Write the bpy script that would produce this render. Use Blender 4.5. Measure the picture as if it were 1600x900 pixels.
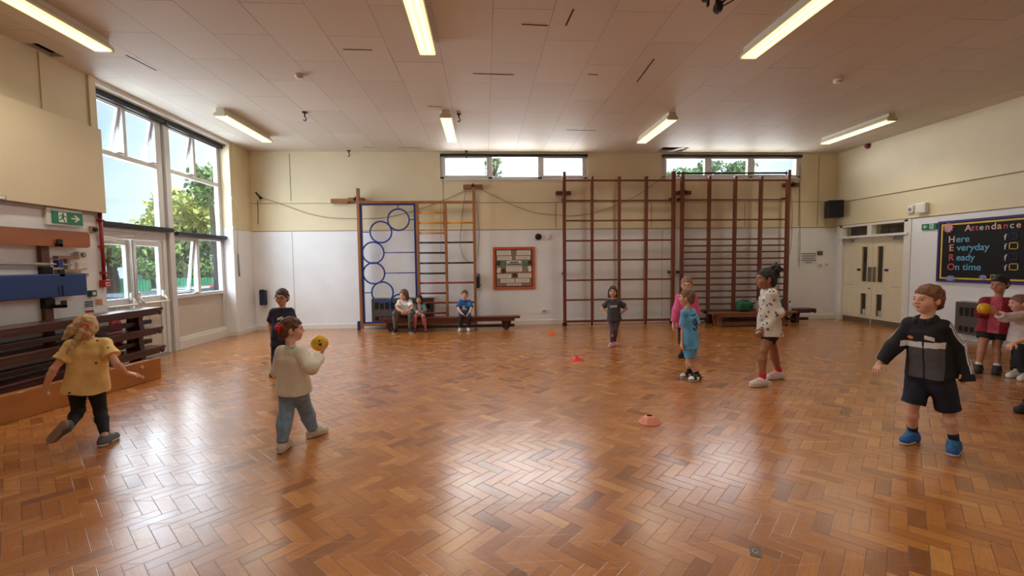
import bpy, bmesh, math, random
import numpy as np
from mathutils import Vector, Matrix
random.seed(7); np.random.seed(7)
for o in list(bpy.data.objects): bpy.data.objects.remove(o)
scn = bpy.context.scene
COL = scn.collection
# ---------------------------------------------------------------- camera
CAM = np.array([0.0, 0.0, 1.47])
ROT = np.array([[0.99804407, -0.06142835, -0.01160139],
                [-0.01509517, -0.05672065, -0.99827597],
                [0.06066441, 0.99649853, -0.05753698]])       # rows: right, down, forward
FPX = 690.0
cd = bpy.data.cameras.new('camera'); cam = bpy.data.objects.new('camera', cd); COL.objects.link(cam)
cd.sensor_fit = 'HORIZONTAL'; cd.sensor_width = 36; cd.lens = FPX / 1600 * 36
cd.clip_start = 0.05; cd.clip_end = 400
m = Matrix.Identity(4)
for i in range(3):
    m[i][0] = ROT[0][i]; m[i][1] = -ROT[1][i]; m[i][2] = -ROT[2][i]; m[i][3] = CAM[i]
cam.matrix_world = m
scn.camera = cam
def at(px, py, axis, val):
    d = ROT.T @ np.array([(px - 800) / FPX, (py - 450) / FPX, 1.0])
    i = 'xyz'.index(axis)
    s = (val - CAM[i]) / d[i]
    return CAM + s * d
def AY(px, py, Y): return at(px, py, 'y', Y)
def AF(px, py): return at(px, py, 'z', 0.0)
# ---------------------------------------------------------------- light
H = 4.0; XL = -5.18; XR = 8.52; YB = 10.28; YF = -2.6; XW = -5.42
BAY0, BAY1 = 6.37, 9.5
vs = scn.view_settings
vs.view_transform = 'Standard'; vs.look = 'None'; vs.gamma = 1.0; vs.use_curve_mapping = False
vs.exposure = 0.74
scn.display_settings.display_device = 'sRGB'
LEFT_RAD, BACK_RAD, LAMP_RAD = 6.5, 14.0, 13.0
def srgb(r, g, b):
    f = lambda c: c / 12.92 if c <= 0.04045 else ((c + 0.055) / 1.055) ** 2.4
    return (f(r / 255), f(g / 255), f(b / 255), 1.0)
world = bpy.data.worlds.new('overcast_sky'); scn.world = world; world.use_nodes = True
def build_world():
    nt = world.node_tree; nt.nodes.clear(); N = nt.nodes.new; Lk = nt.links.new
    out = N('ShaderNodeOutputWorld'); bg = N('ShaderNodeBackground'); tc = N('ShaderNodeTexCoord')
    sx = N('ShaderNodeSeparateXYZ'); Lk(tc.outputs['Generated'], sx.inputs[0])
    mp = N('ShaderNodeMapping'); mp.inputs['Scale'].default_value = (2.2, 2.2, 5.0)
    Lk(tc.outputs['Generated'], mp.inputs[0])
    nz = N('ShaderNodeTexNoise'); nz.inputs['Scale'].default_value = 1.6; nz.inputs['Detail'].default_value = 5
    Lk(mp.outputs[0], nz.inputs['Vector'])
    cr = N('ShaderNodeValToRGB'); cr.color_ramp.elements[0].position = .38; cr.color_ramp.elements[1].position = .66
    cr.color_ramp.elements[0].color = srgb(150, 208, 248); cr.color_ramp.elements[1].color = srgb(208, 242, 255)
    Lk(nz.outputs['Fac'], cr.inputs[0])
    # brighter milky cloud towards +y (the direction of the high windows)
    mr = N('ShaderNodeMapRange'); mr.inputs['From Min'].default_value = .72; mr.inputs['From Max'].default_value = .95
    Lk(sx.outputs['Y'], mr.inputs['Value'])
    mx = N('ShaderNodeMix'); mx.data_type = 'RGBA'
    Lk(mr.outputs[0], mx.inputs['Factor']); Lk(cr.outputs[0], mx.inputs['A']); mx.inputs['B'].default_value = (1.7, 1.85, 1.9, 1)
    Lk(mx.outputs['Result'], bg.inputs['Color']); bg.inputs['Strength'].default_value = .58
    Lk(bg.outputs[0], out.inputs[0])
build_world()
def sun(name, frm, to, energy, color, angle):
    l = bpy.data.lights.new(name, 'SUN'); l.energy = energy; l.color = color; l.angle = angle
    o = bpy.data.objects.new(name, l); COL.objects.link(o)
    d = Vector(to) - Vector(frm); o.rotation_euler = d.to_track_quat('-Z', 'Y').to_euler(); o.location = frm
sun('garden_fill_sun', (14, -9, 22), (0, 4, 0), 3.2, (1, .96, .88), .2)      # added to brighten the trees outside; comes over the roof, misses the hall
def area(name, loc, direction, sx, sy, rad, color, spread=165):
    l = bpy.data.lights.new(name, 'AREA'); l.shape = 'RECTANGLE'; l.size = sx; l.size_y = sy
    l.energy = rad * math.pi * sx * sy; l.color = color; l.spread = math.radians(spread)
    o = bpy.data.objects.new(name, l); COL.objects.link(o); o.location = loc
    o.rotation_euler = Vector(direction).to_track_quat('-Z', 'Y').to_euler()
    return o
# daylight coming in through the real window openings
area('daylight_left_window', (XW - .5, (BAY0 + BAY1) / 2, 2.97), (1, 0, -.35), 3.05, 1.9, LEFT_RAD, (.78, .90, 1))
area('daylight_left_lower', (XW - .42, (BAY0 + BAY1) / 2, 1.46), (1, 0, -.2), 3.0, .95, LEFT_RAD * .55, (.80, .91, 1))
area('daylight_back_window', (.72, YB + .52, 3.70), (0, -1, -.55), 3.35, .56, BACK_RAD, (.97, .99, 1))
area('daylight_back_window', (5.88, YB + .52, 3.70), (0, -1, -.55), 3.35, .56, BACK_RAD, (.95, .99, 1))
# ---------------------------------------------------------------- materials
def mat(name, col, rough=.6, metal=0.0, var=.08, scale=8.0, bump=0.0, bscale=60.0, emit=None, estr=0.0, spec=.5, stretch=None, coat=0.0):
    mt = bpy.data.materials.get(name)
    if mt: return mt
    mt = bpy.data.materials.new(name); mt.use_nodes = True
    nt = mt.node_tree; p = nt.nodes['Principled BSDF']; N = nt.nodes.new; Lk = nt.links.new
    c = srgb(*col)
    tc = N('ShaderNodeTexCoord'); nz = N('ShaderNodeTexNoise'); nz.inputs['Scale'].default_value = scale
    nz.inputs['Detail'].default_value = 4
    src = tc.outputs['Object']
    if stretch:
        mp = N('ShaderNodeMapping'); mp.inputs['Scale'].default_value = stretch; Lk(src, mp.inputs[0]); src = mp.outputs[0]
    Lk(src, nz.inputs['Vector'])
    cr = N('ShaderNodeValToRGB'); cr.color_ramp.elements[0].position = .3; cr.color_ramp.elements[1].position = .7
    cr.color_ramp.elements[0].color = tuple(x * (1 - var) for x in c[:3]) + (1,)
    cr.color_ramp.elements[1].color = tuple(min(1, x * (1 + var)) for x in c[:3]) + (1,)
    Lk(nz.outputs['Fac'], cr.inputs[0]); Lk(cr.outputs[0], p.inputs['Base Color'])
    p.inputs['Roughness'].default_value = rough; p.inputs['Metallic'].default_value = metal
    p.inputs['Specular IOR Level'].default_value = spec
    p.inputs['Coat Weight'].default_value = coat
    if bump:
        n2 = N('ShaderNodeTexNoise'); n2.inputs['Scale'].default_value = bscale; n2.inputs['Detail'].default_value = 3
        Lk(src, n2.inputs['Vector']); b = N('ShaderNodeBump'); b.inputs['Strength'].default_value = bump
        b.inputs['Distance'].default_value = .01
        Lk(n2.outputs['Fac'], b.inputs['Height']); Lk(b.outputs[0], p.inputs['Normal'])
    if emit:
        p.inputs['Emission Color'].default_value = (*emit, 1); p.inputs['Emission Strength'].default_value = estr
    return mt
class EX:           # tiny expression builder for math nodes
    def __init__(s, nt): s.nt = nt
    def m(s, op, a, b=None, c=None):
        n = s.nt.nodes.new('ShaderNodeMath'); n.operation = op
        for i, v in enumerate((a, b, c)):
            if v is None: continue
            if isinstance(v, (int, float)): n.inputs[i].default_value = v
            else: s.nt.links.new(v, n.inputs[i])
        return n.outputs[0]
def floor_material():
    mt = bpy.data.materials.new('herringbone_parquet'); mt.use_nodes = True
    nt = mt.node_tree; N = nt.nodes.new; Lk = nt.links.new; p = nt.nodes['Principled BSDF']; e = EX(nt); M = e.m
    tc = N('ShaderNodeTexCoord'); mp = N('ShaderNodeMapping')
    W = .079; n = 3
    mp.inputs['Rotation'].default_value = (0, 0, math.radians(45)); mp.inputs['Scale'].default_value = (1 / W, 1 / W, 1)
    Lk(tc.outputs['Object'], mp.inputs[0]); s = N('ShaderNodeSeparateXYZ'); Lk(mp.outputs[0], s.inputs[0])
    u = M('ADD', s.outputs[0], 4000); v = M('ADD', s.outputs[1], 4000)
    i = M('FLOOR', u); j = M('FLOOR', v); fu = M('SUBTRACT', u, i); fv = M('SUBTRACT', v, j)
    t = M('FLOORED_MODULO', M('SUBTRACT', i, j), 2 * n)
    hz = M('LESS_THAN', t, n - .5)                                   # 1 = block runs along u
    tv = M('SUBTRACT', 2 * n - 1, t)
    def sel(a, b):                                                   # hz ? a : b
        return M('ADD', M('MULTIPLY', hz, a), M('MULTIPLY', M('SUBTRACT', 1, hz), b))
    along = sel(M('ADD', t, fu), M('ADD', tv, fv)); across = sel(fv, fu)
    idx = sel(M('SUBTRACT', i, t), i); idy = sel(j, M('SUBTRACT', j, tv))
    de = M('MINIMUM', M('MINIMUM', along, M('SUBTRACT', n, along)), M('MINIMUM', across, M('SUBTRACT', 1, across)))
    joint = N('ShaderNodeMapRange'); joint.inputs['From Min'].default_value = .006; joint.inputs['From Max'].default_value = .03
    Lk(de, joint.inputs['Value'])
    cid = N('ShaderNodeCombineXYZ'); Lk(idx, cid.inputs[0]); Lk(idy, cid.inputs[1]); Lk(hz, cid.inputs[2])
    wn = N('ShaderNodeTexWhiteNoise'); wn.noise_dimensions = '3D'; Lk(cid.outputs[0], wn.inputs['Vector'])
    cr = N('ShaderNodeValToRGB'); el = cr.color_ramp.elements
    el[0].position = 0; el[0].color = srgb(140, 84, 42); el[1].position = 1; el[1].color = srgb(206, 144, 72)
    for pos, c in ((.1, (170, 103, 47)), (.5, (184, 115, 52)), (.9, (194, 125, 59))):
        x = el.new(pos); x.color = srgb(*c)
    Lk(wn.outputs['Value'], cr.inputs[0])
    # grain stretched along each block
    ga = N('ShaderNodeCombineXYZ'); Lk(M('MULTIPLY', along, .35), ga.inputs[0]); Lk(M('MULTIPLY', across, 5.0), ga.inputs[1])
    Lk(M('MULTIPLY', wn.outputs['Value'], 91.0), ga.inputs[2])
    g = N('ShaderNodeTexNoise'); g.inputs['Scale'].default_value = 1.6; g.inputs['Detail'].default_value = 5; Lk(ga.outputs[0], g.inputs['Vector'])
    gr = N('ShaderNodeMapRange'); gr.inputs['From Min'].default_value = .3; gr.inputs['From Max'].default_value = .7
    gr.inputs['To Min'].default_value = .86; gr.inputs['To Max'].default_value = 1.12; Lk(g.outputs['Fac'], gr.inputs['Value'])
    mul = N('ShaderNodeVectorMath'); mul.operation = 'SCALE'; Lk(cr.outputs[0], mul.inputs[0]); Lk(gr.outputs[0], mul.inputs['Scale'])
    # worn, slightly greyer patches of varnish
    w = N('ShaderNodeTexNoise'); w.inputs['Scale'].default_value = .55; w.inputs['Detail'].default_value = 6; Lk(tc.outputs['Object'], w.inputs['Vector'])
    wr = N('ShaderNodeMapRange'); wr.inputs['From Min'].default_value = .42; wr.inputs['From Max'].default_value = .72
    wr.inputs['To Max'].default_value = .30; Lk(w.outputs['Fac'], wr.inputs['Value'])
    mx = N('ShaderNodeMix'); mx.data_type = 'RGBA'; Lk(wr.outputs[0], mx.inputs['Factor']); Lk(mul.outputs[0], mx.inputs['A'])
    mx.inputs['B'].default_value = srgb(172, 115, 56)
    jm = N('ShaderNodeMix'); jm.data_type = 'RGBA'; Lk(joint.outputs[0], jm.inputs['Factor']); jm.inputs['A'].default_value = srgb(104, 64, 38)
    Lk(mx.outputs['Result'], jm.inputs['B']); Lk(jm.outputs['Result'], p.inputs['Base Color'])
    # scratches: stretched noise at two angles -> roughness and bump
    sc = []
    for ang in (20, 75, -40):
        m2 = N('ShaderNodeMapping'); m2.inputs['Rotation'].default_value = (0, 0, math.radians(ang)); m2.inputs['Scale'].default_value = (.9, 26, 1)
        Lk(tc.outputs['Object'], m2.inputs[0]); q = N('ShaderNodeTexNoise'); q.inputs['Scale'].default_value = 1.4; q.inputs['Detail'].default_value = 2
        Lk(m2.outputs[0], q.inputs['Vector'])
        r2 = N('ShaderNodeMapRange'); r2.inputs['From Min'].default_value = .66; r2.inputs['From Max'].default_value = .74; Lk(q.outputs['Fac'], r2.inputs['Value'])
        sc.append(r2.outputs[0])
    scr = M('MAXIMUM', M('MAXIMUM', sc[0], sc[1]), sc[2])
    rn = N('ShaderNodeTexNoise'); rn.inputs['Scale'].default_value = 3.0; rn.inputs['Detail'].default_value = 5; Lk(tc.outputs['Object'], rn.inputs['Vector'])
    rough = M('ADD', M('MULTIPLY', rn.outputs['Fac'], .16), M('ADD', .13, M('ADD', M('MULTIPLY', scr, .15), M('MULTIPLY', wn.outputs['Value'], .05))))
    Lk(rough, p.inputs['Roughness'])
    p.inputs['Specular IOR Level'].default_value = .4; p.inputs['Coat Weight'].default_value = .7; p.inputs['Coat Roughness'].default_value = .27
    # each block sits at a slightly different tilt, with sunken joints
    tilt = M('MULTIPLY', M('MULTIPLY', M('SUBTRACT', wn.outputs['Value'], .5), across), .16)
    hgt = M('SUBTRACT', M('ADD', M('MULTIPLY', joint.outputs[0], .55), M('ADD', tilt, M('MULTIPLY', g.outputs['Fac'], .18))), M('MULTIPLY', scr, .22))
    hgt = M('ADD', hgt, M('MULTIPLY', rn.outputs['Fac'], .5))
    b = N('ShaderNodeBump'); b.inputs['Strength'].default_value = .4; b.inputs['Distance'].default_value = .0018
    Lk(b.outputs[0], p.inputs['Coat Normal'])
    Lk(hgt, b.inputs['Height']); Lk(b.outputs[0], p.inputs['Normal'])
    return mt
def ceiling_material():
    mt = bpy.data.materials.new('fibreboard_ceiling_tiles'); mt.use_nodes = True
    nt = mt.node_tree; N = nt.nodes.new; Lk = nt.links.new; p = nt.nodes['Principled BSDF']; M = EX(nt).m
    tc = N('ShaderNodeTexCoord'); mp = N('ShaderNodeMapping'); mp.inputs['Rotation'].default_value = (0, 0, math.radians(90))
    mp.inputs['Location'].default_value = (.1, .33, 0)
    Lk(tc.outputs['Object'], mp.inputs[0])
    br = N('ShaderNodeTexBrick'); br.offset = .5; br.inputs['Scale'].default_value = 1.0
    br.inputs['Brick Width'].default_value = 1.22; br.inputs['Row Height'].default_value = .61
    br.inputs['Mortar Size'].default_value = .0032; br.inputs['Mortar Smooth'].default_value = .4
    br.inputs['Color1'].default_value = srgb(222, 213, 200); br.inputs['Color2'].default_value = srgb(214, 205, 191)
    br.inputs['Mortar'].default_value = srgb(160, 146, 134)
    Lk(mp.outputs[0], br.inputs['Vector'])
    # some joints have opened up and gone dark
    n1 = N('ShaderNodeTexNoise'); n1.inputs['Scale'].default_value = .9; n1.inputs['Detail'].default_value = 2; Lk(tc.outputs['Object'], n1.inputs['Vector'])
    r1 = N('ShaderNodeMapRange'); r1.inputs['From Min'].default_value = .52; r1.inputs['From Max'].default_value = .62; Lk(n1.outputs['Fac'], r1.inputs['Value'])
    f = M('MULTIPLY', M('MULTIPLY', br.outputs['Fac'], r1.outputs[0]), .9)
    mx = N('ShaderNodeMix'); mx.data_type = 'RGBA'; Lk(f, mx.inputs['Factor']); Lk(br.outputs['Color'], mx.inputs['A']); mx.inputs['B'].default_value = srgb(70, 52, 44)
    sp = N('ShaderNodeTexNoise'); sp.inputs['Scale'].default_value = 70; sp.inputs['Detail'].default_value = 3; Lk(tc.outputs['Object'], sp.inputs['Vector'])
    sr = N('ShaderNodeMapRange'); sr.inputs['From Min'].default_value = .3; sr.inputs['From Max'].default_value = .7; sr.inputs['To Min'].default_value = .93; sr.inputs['To Max'].default_value = 1.05
    Lk(sp.outputs['Fac'], sr.inputs['Value'])
    sm = N('ShaderNodeVectorMath'); sm.operation = 'SCALE'; Lk(mx.outputs['Result'], sm.inputs[0]); Lk(sr.outputs[0], sm.inputs['Scale'])
    Lk(sm.outputs[0], p.inputs['Base Color']); p.inputs['Roughness'].default_value = .62
    hg = M('ADD', M('MULTIPLY', br.outputs['Fac'], -1.0), M('MULTIPLY', sp.outputs['Fac'], .25))
    b = N('ShaderNodeBump'); b.inputs['Strength'].default_value = .4; b.inputs['Distance'].default_value = .006
    Lk(hg, b.inputs['Height']); Lk(b.outputs[0], p.inputs['Normal'])
    return mt
def glass_material(name='window_glass', tint=(1, 1, 1), refl=.06):
    mt = bpy.data.materials.new(name); mt.use_nodes = True; nt = mt.node_tree; nt.nodes.clear(); N = nt.nodes.new; Lk = nt.links.new
    o = N('ShaderNodeOutputMaterial'); mx = N('ShaderNodeMixShader'); tr = N('ShaderNodeBsdfTransparent'); gl = N('ShaderNodeBsdfGlossy')
    tr.inputs[0].default_value = (*tint, 1); gl.inputs['Roughness'].default_value = .02
    nz = N('ShaderNodeTexNoise'); nz.inputs['Scale'].default_value = 3; mr = N('ShaderNodeMapRange')
    mr.inputs['To Min'].default_value = refl * .8; mr.inputs['To Max'].default_value = refl * 1.2
    Lk(nz.outputs['Fac'], mr.inputs['Value']); Lk(mr.outputs[0], mx.inputs[0])
    Lk(tr.outputs[0], mx.inputs[1]); Lk(gl.outputs[0], mx.inputs[2]); Lk(mx.outputs[0], o.inputs[0])
    return mt
def wood(name, col, rough=.45, var=.22, stretch=(1, 1, 1), scale=7, coat=.0):
    return mat(name, col, rough=rough, var=var, scale=scale, stretch=stretch, bump=.08, bscale=30, coat=coat)
FLOOR = floor_material(); CEIL = ceiling_material(); GLASS = glass_material()
DARKGLASS = glass_material('wired_corridor_glass', (.5, .48, .42), .10)
CREAM = mat('cream_wall_paint', (226, 212, 178), .55, var=.03, scale=2.2, bump=.05, bscale=25)
WHITE = mat('white_wall_paint', (236, 237, 240), .5, var=.035, scale=2.5, bump=.06, bscale=20)
GLOSSWHITE = mat('white_gloss_paint', (232, 228, 222), .32, var=.03)
FRAMEW = mat('white_window_frame', (214, 214, 214), .35, var=.03)
IVORY = mat('ivory_door_paint', (226, 212, 182), .42, var=.03)
SEAM_SHADE = mat('wall_joint_and_shadow_line', (140, 122, 96), .8, var=.1)
SEAMW = mat('white_board_joint', (168, 162, 156), .8, var=.1)
BLACK = mat('black_plastic', (22, 22, 26), .45, var=.15)
DARKM = mat('dark_painted_metal', (34, 34, 38), .4, metal=.4)
GREYP = mat('grey_plastic', (150, 146, 140), .5)
WHITEP = mat('white_plastic', (232, 230, 224), .4, var=.03)
CHROME = mat('brushed_steel', (176, 170, 160), .35, metal=.9)
RED = mat('red_enamel', (176, 28, 26), .4)
GREENS = mat('safety_sign_green', (10, 128, 84), .45, var=.04)
BLUEF = mat('dark_blue_enamel', (28, 44, 110), .4)
NAVYB = mat('navy_vinyl', (22, 34, 72), .5)
# ---------------------------------------------------------------- mesh helpers
class MB:
    def __init__(s): s.v = []; s.f = []; s.mi = []; s.mats = []; s.sm = []
    def _m(s, mt):
        if mt not in s.mats: s.mats.append(mt)
        return s.mats.index(mt)
    def raw(s, verts, faces, mt, smooth=False):
        o = len(s.v); k = s._m(mt); s.v += [tuple(map(float, v)) for v in verts]
        for f in faces: s.f.append(tuple(o + i for i in f)); s.mi.append(k); s.sm.append(smooth)
        return s
    def box(s, lo, hi, mt, bev=0.0, M=None):
        lo = np.minimum(lo, hi) if False else np.array(lo, float); hi = np.array(hi, float)
        a = np.minimum(lo, hi); b = np.maximum(lo, hi)
        bm = bmesh.new(); bmesh.ops.create_cube(bm, size=1.0)
        for v in bm.verts:
            v.co = Vector([a[i] + (v.co[i] + .5) * (b[i] - a[i]) for i in range(3)])
        bev = min(bev, .45 * float(min(b - a)))
        if bev > 0: bmesh.ops.bevel(bm, geom=bm.edges[:], offset=bev, segments=2, affect='EDGES', profile=.6)
        if M is not None: bm.transform(M)
        bm.verts.index_update()
        s.raw([v.co[:] for v in bm.verts], [[v.index for v in f.verts] for f in bm.faces], mt); bm.free()
        return s
    def obox(s, c, size, mt, ax=None, bev=0.0):            # box centred at c with axes matrix (columns)
        h = np.array(size) / 2
        M = Matrix.Identity(4)
        if ax is not None:
            for j in range(3):
                for i in range(3): M[i][j] = float(ax[j][i])
        for i in range(3): M[i][3] = float(c[i])
        return s.box(-h, h, mt, bev, M)
    def tube(s, pts, r, mt, n=10, closed=False, cap=True):
        P = [np.array(p, float) for p in pts]; rs = r if isinstance(r, (list, tuple)) else [r] * len(P)
        k = len(P); rings = []; prev = None
        for i in range(k):
            if closed: t = P[(i + 1) % k] - P[i - 1]
            else: t = P[min(i + 1, k - 1)] - P[max(i - 1, 0)]
            t = t / (np.linalg.norm(t) + 1e-9)
            if prev is None:
                a = np.array([0, 0, 1.0]) if abs(t[2]) < .9 else np.array([1.0, 0, 0])
            else: a = prev
            u = a - t * (a @ t); u /= np.linalg.norm(u) + 1e-9; prev = u; w = np.cross(t, u)
            rings.append([P[i] + rs[i] * (math.cos(2 * math.pi * q / n) * u + math.sin(2 * math.pi * q / n) * w) for q in range(n)])
        V = [v for g in rings for v in g]; F = []
        for i in range(k if closed else k - 1):
            a = i * n; b = ((i + 1) % k) * n
            for q in range(n): F.append((a + q, a + (q + 1) % n, b + (q + 1) % n, b + q))
        s.raw(V, F, mt, True)
        if cap and not closed:
            s.raw(rings[0][::-1], [tuple(range(n))], mt); s.raw(rings[-1], [tuple(range(n))], mt)
        return s
    def lathe(s, c, prof, mt, n=24, axis=(0, 0, 1)):
        ax = Vector(axis).normalized(); q = Vector((0, 0, 1)).rotation_difference(ax).to_matrix(); c = Vector(c)
        V = []; F = []
        for (r, z) in prof:
            for k in range(n):
                a = 2 * math.pi * k / n; V.append(c + q @ Vector((r * math.cos(a), r * math.sin(a), z)))
        for i in range(len(prof) - 1):
            for k in range(n): F.append((i * n + k, i * n + (k + 1) % n, (i + 1) * n + (k + 1) % n, (i + 1) * n + k))
        s.raw(V, F, mt, True)
        if prof[0][0] > 1e-5: s.raw(V[:n][::-1], [tuple(range(n))], mt)
        if prof[-1][0] > 1e-5: s.raw(V[-n:], [tuple(range(n))], mt)
        return s
    def ball(s, c, r, mt, n=20, sc=(1, 1, 1), ax=None):
        V = []; F = []; m_ = n // 2
        A = np.eye(3) if ax is None else np.array(ax).T
        for i in range(m_ + 1):
            th = math.pi * i / m_
            for k in range(n):
                a = 2 * math.pi * k / n
                p = np.array([math.sin(th) * math.cos(a) * sc[0], math.sin(th) * math.sin(a) * sc[1], math.cos(th) * sc[2]]) * r
                V.append(np.array(c) + A @ p)
        for i in range(m_):
            for k in range(n): F.append((i * n + k, (i + 1) * n + k, (i + 1) * n + (k + 1) % n, i * n + (k + 1) % n))
        return s.raw(V, F, mt, True)
    def prism(s, poly, d, mt):                             # planar polygon (3D points) extruded by vector d
        n = len(poly); P = [np.array(p, float) for p in poly]; d = np.array(d, float)
        V = P + [p + d for p in P]
        F = [tuple(range(n))[::-1], tuple(range(n, 2 * n))] + [(i, (i + 1) % n, n + (i + 1) % n, n + i) for i in range(n)]
        return s.raw(V, F, mt)
def fixn(me):
    bm = bmesh.new(); bm.from_mesh(me); bmesh.ops.remove_doubles(bm, verts=bm.verts[:], dist=1e-6)
    bmesh.ops.recalc_face_normals(bm, faces=bm.faces[:]); bm.to_mesh(me); bm.free()
def rootloc(p):
    l = Vector((0, 0, 0))
    while p is not None: l = l + p.location; p = p.parent
    return l
def obj(name, mb, parent=None, base=None, fix=True):
    """link the collected shapes as one mesh object; children keep their place under an unrotated parent"""
    v = np.array(mb.v, float)
    if parent is not None:
        pl_ = np.array(rootloc(parent)); loc = np.zeros(3); v = v - pl_
    else:
        loc = np.array(base, float) if base is not None else np.array([(v[:, 0].min() + v[:, 0].max()) / 2, (v[:, 1].min() + v[:, 1].max()) / 2, v[:, 2].min()])
        v = v - loc
    me = bpy.data.meshes.new(name); me.from_pydata(v.tolist(), [], mb.f)
    for mt in mb.mats: me.materials.append(mt)
    me.polygons.foreach_set('material_index', mb.mi); me.polygons.foreach_set('use_smooth', mb.sm)
    if fix: fixn(me)
    me.update()
    o = bpy.data.objects.new(name, me); COL.objects.link(o); o.location = loc
    if parent is not None: o.parent = parent
    return o
def thing(name, label, cat, loc, group=None):
    o = bpy.data.objects.new(name, None); o.empty_display_size = .1; COL.objects.link(o); o.location = [float(x) for x in loc]
    return tag(o, label, cat, group)
def tag(o, label=None, cat=None, group=None, kind=None):
    if label: o['label'] = label
    if cat: o['category'] = cat
    if group: o['group'] = group
    if kind: o['kind'] = kind
    return o
def struct(name, mb, parent=None):
    o = obj(name, mb, parent)
    if parent is None: o['kind'] = 'structure'
    return o
def copy_tree(o, parent=None):
    c = o.copy(); COL.objects.link(c)
    if parent is not None: c.parent = parent
    for ch in list(o.children): copy_tree(ch, c)
    return c
def text_mesh(txt, size, mt, origin, right, up, depth=.002, bold=.0, align='LEFT'):
    """raised lettering as mesh shapes in an MB"""
    cu = bpy.data.curves.new('lettering', 'FONT'); cu.body = txt; cu.size = size; cu.extrude = depth / 2; cu.offset = bold; cu.align_x = align
    o = bpy.data.objects.new('lettering', cu); COL.objects.link(o)
    dg = bpy.context.evaluated_depsgraph_get(); me = bpy.data.meshes.new_from_object(o.evaluated_get(dg))
    r = np.array(right, float); u = np.array(up, float); nrm = np.cross(r, u); org = np.array(origin, float)
    V = [org + v.co.x * r + v.co.y * u + (v.co.z + depth / 2) * nrm for v in me.vertices]; F = [tuple(p.vertices) for p in me.polygons]
    bpy.data.objects.remove(o); bpy.data.curves.remove(cu); bpy.data.meshes.remove(me)
    return MB().raw(V, F, mt)
# ================================================================ ROOM
def xf(mb, M):
    mb.v = [tuple(M @ Vector(v)) for v in mb.v]; return mb
SBASE = .115
b = MB(); b.box((XW - .3, YF - .3, -.2), (XR + 2.6, YB + .3, 0), FLOOR); struct('floor', b)
# ceiling with two places where tiles have come down
b = MB()
HX0, HX1, HY0, HY1 = 4.02, 4.62, 9.80, 10.17
EX0, EX1, EY0, EY1 = -5.16, -5.0, 5.45, 5.78
for lo, hi in (((XL - .3, YF - .3), (XR + .3, EY0)), ((XL - .3, EY0), (EX0, EY1)), ((EX1, EY0), (XR + .3, EY1)), ((XL - .3, EY1), (XR + .3, HY0)),
               ((XL - .3, HY0), (HX0, HY1)), ((HX1, HY0), (XR + .3, HY1)), ((XL - .3, HY1), (XR + .3, YB + .3))):
    b.box((*lo, H), (*hi, H + .05), CEIL)
struct('ceiling', b)
VOID = mat('dark_roof_void', (46, 38, 34), .9)
for k, (x0, x1, y0, y1) in enumerate(((HX0, HX1, HY0, HY1), (EX0, EX1, EY0, EY1))):
    b = MB(); z0, z1 = H + .05, H + .35
    b.box((x0 - .1, y0 - .1, z1), (x1 + .1, y1 + .1, z1 + .03), VOID)
    b.box((x0 - .1, y0 - .1, z0), (x0 - .07, y1 + .1, z1), VOID); b.box((x1 + .07, y0 - .1, z0), (x1 + .1, y1 + .1, z1), VOID)
    b.box((x0 - .1, y0 - .1, z0), (x1 + .1, y0 - .07, z1), VOID); b.box((x0 - .1, y1 + .07, z0), (x1 + .1, y1 + .1, z1), VOID)
    struct('trim_%d' % (k + 1), b)
b = MB(); b.obox(((HX0 + HX1) / 2 + .08, 9.99, H + .0), (.10, .40, .014), CEIL, [Matrix.Rotation(.5, 3, 'Z').col[0], Matrix.Rotation(.5, 3, 'Z').col[1], (0, 0, 1)])
tag(obj('ceiling_tile', b), 'loose strip of broken ceiling tile hanging in the dark hole above the right high window', 'ceiling tile')
DZ = 2.25                                                # white below, cream above
def wall_box(b, lo, hi):
    (x0, y0, z0), (x1, y1, z1) = lo, hi
    if z0 < DZ: b.box((x0, y0, z0), (x1, y1, min(z1, DZ)), WHITE)
    if z1 > DZ: b.box((x0, y0, max(z0, DZ)), (x1, y1, z1), CREAM)
# left wall: pier, window recess, end pier
b = MB(); wall_box(b, (XW - .06, YF, 0), (XL, BAY0, H)); wall_box(b, (XW - .06, BAY1, 0), (XL, YB, H))
b.box((XW - .06, BAY0, 3.94), (XL, BAY1, H), GLOSSWHITE)
struct('wall_left', b)
b = MB()
W2 = (-.985, 2.42, 3.39, 3.94); W3 = (4.18, 7.605, 3.41, 3.94)
zlo = 3.40
wall_box(b, (XL - .3, YB, 0), (XR + .3, YB + .3, 3.39))
b.box((XL - .3, YB, 3.39), (W2[0], YB + .3, H), CREAM); b.box((W2[1], YB, 3.39), (W3[0], YB + .3, H), CREAM); b.box((W3[1], YB, 3.39), (XR + .3, YB + .3, H), CREAM)
b.box((W2[0], YB, 3.94), (W2[1], YB + .3, H), CREAM); b.box((W3[0], YB, 3.94), (W3[1], YB + .3, H), CREAM)
struct('wall_back', b)
RD0, RD1, RDZ = 8.43, 10.14, 2.25
b = MB(); wall_box(b, (XR, YF, 0), (XR + .25, RD0, H)); wall_box(b, (XR, RD1, 0), (XR + .25, YB, H)); wall_box(b, (XR, RD0, RDZ), (XR + .25, RD1, H))
struct('wall_right', b)
b = MB(); wall_box(b, (XW - .3, YF - .3, 0), (XR + .3, YF, H)); struct('wall_front', b)
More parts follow.
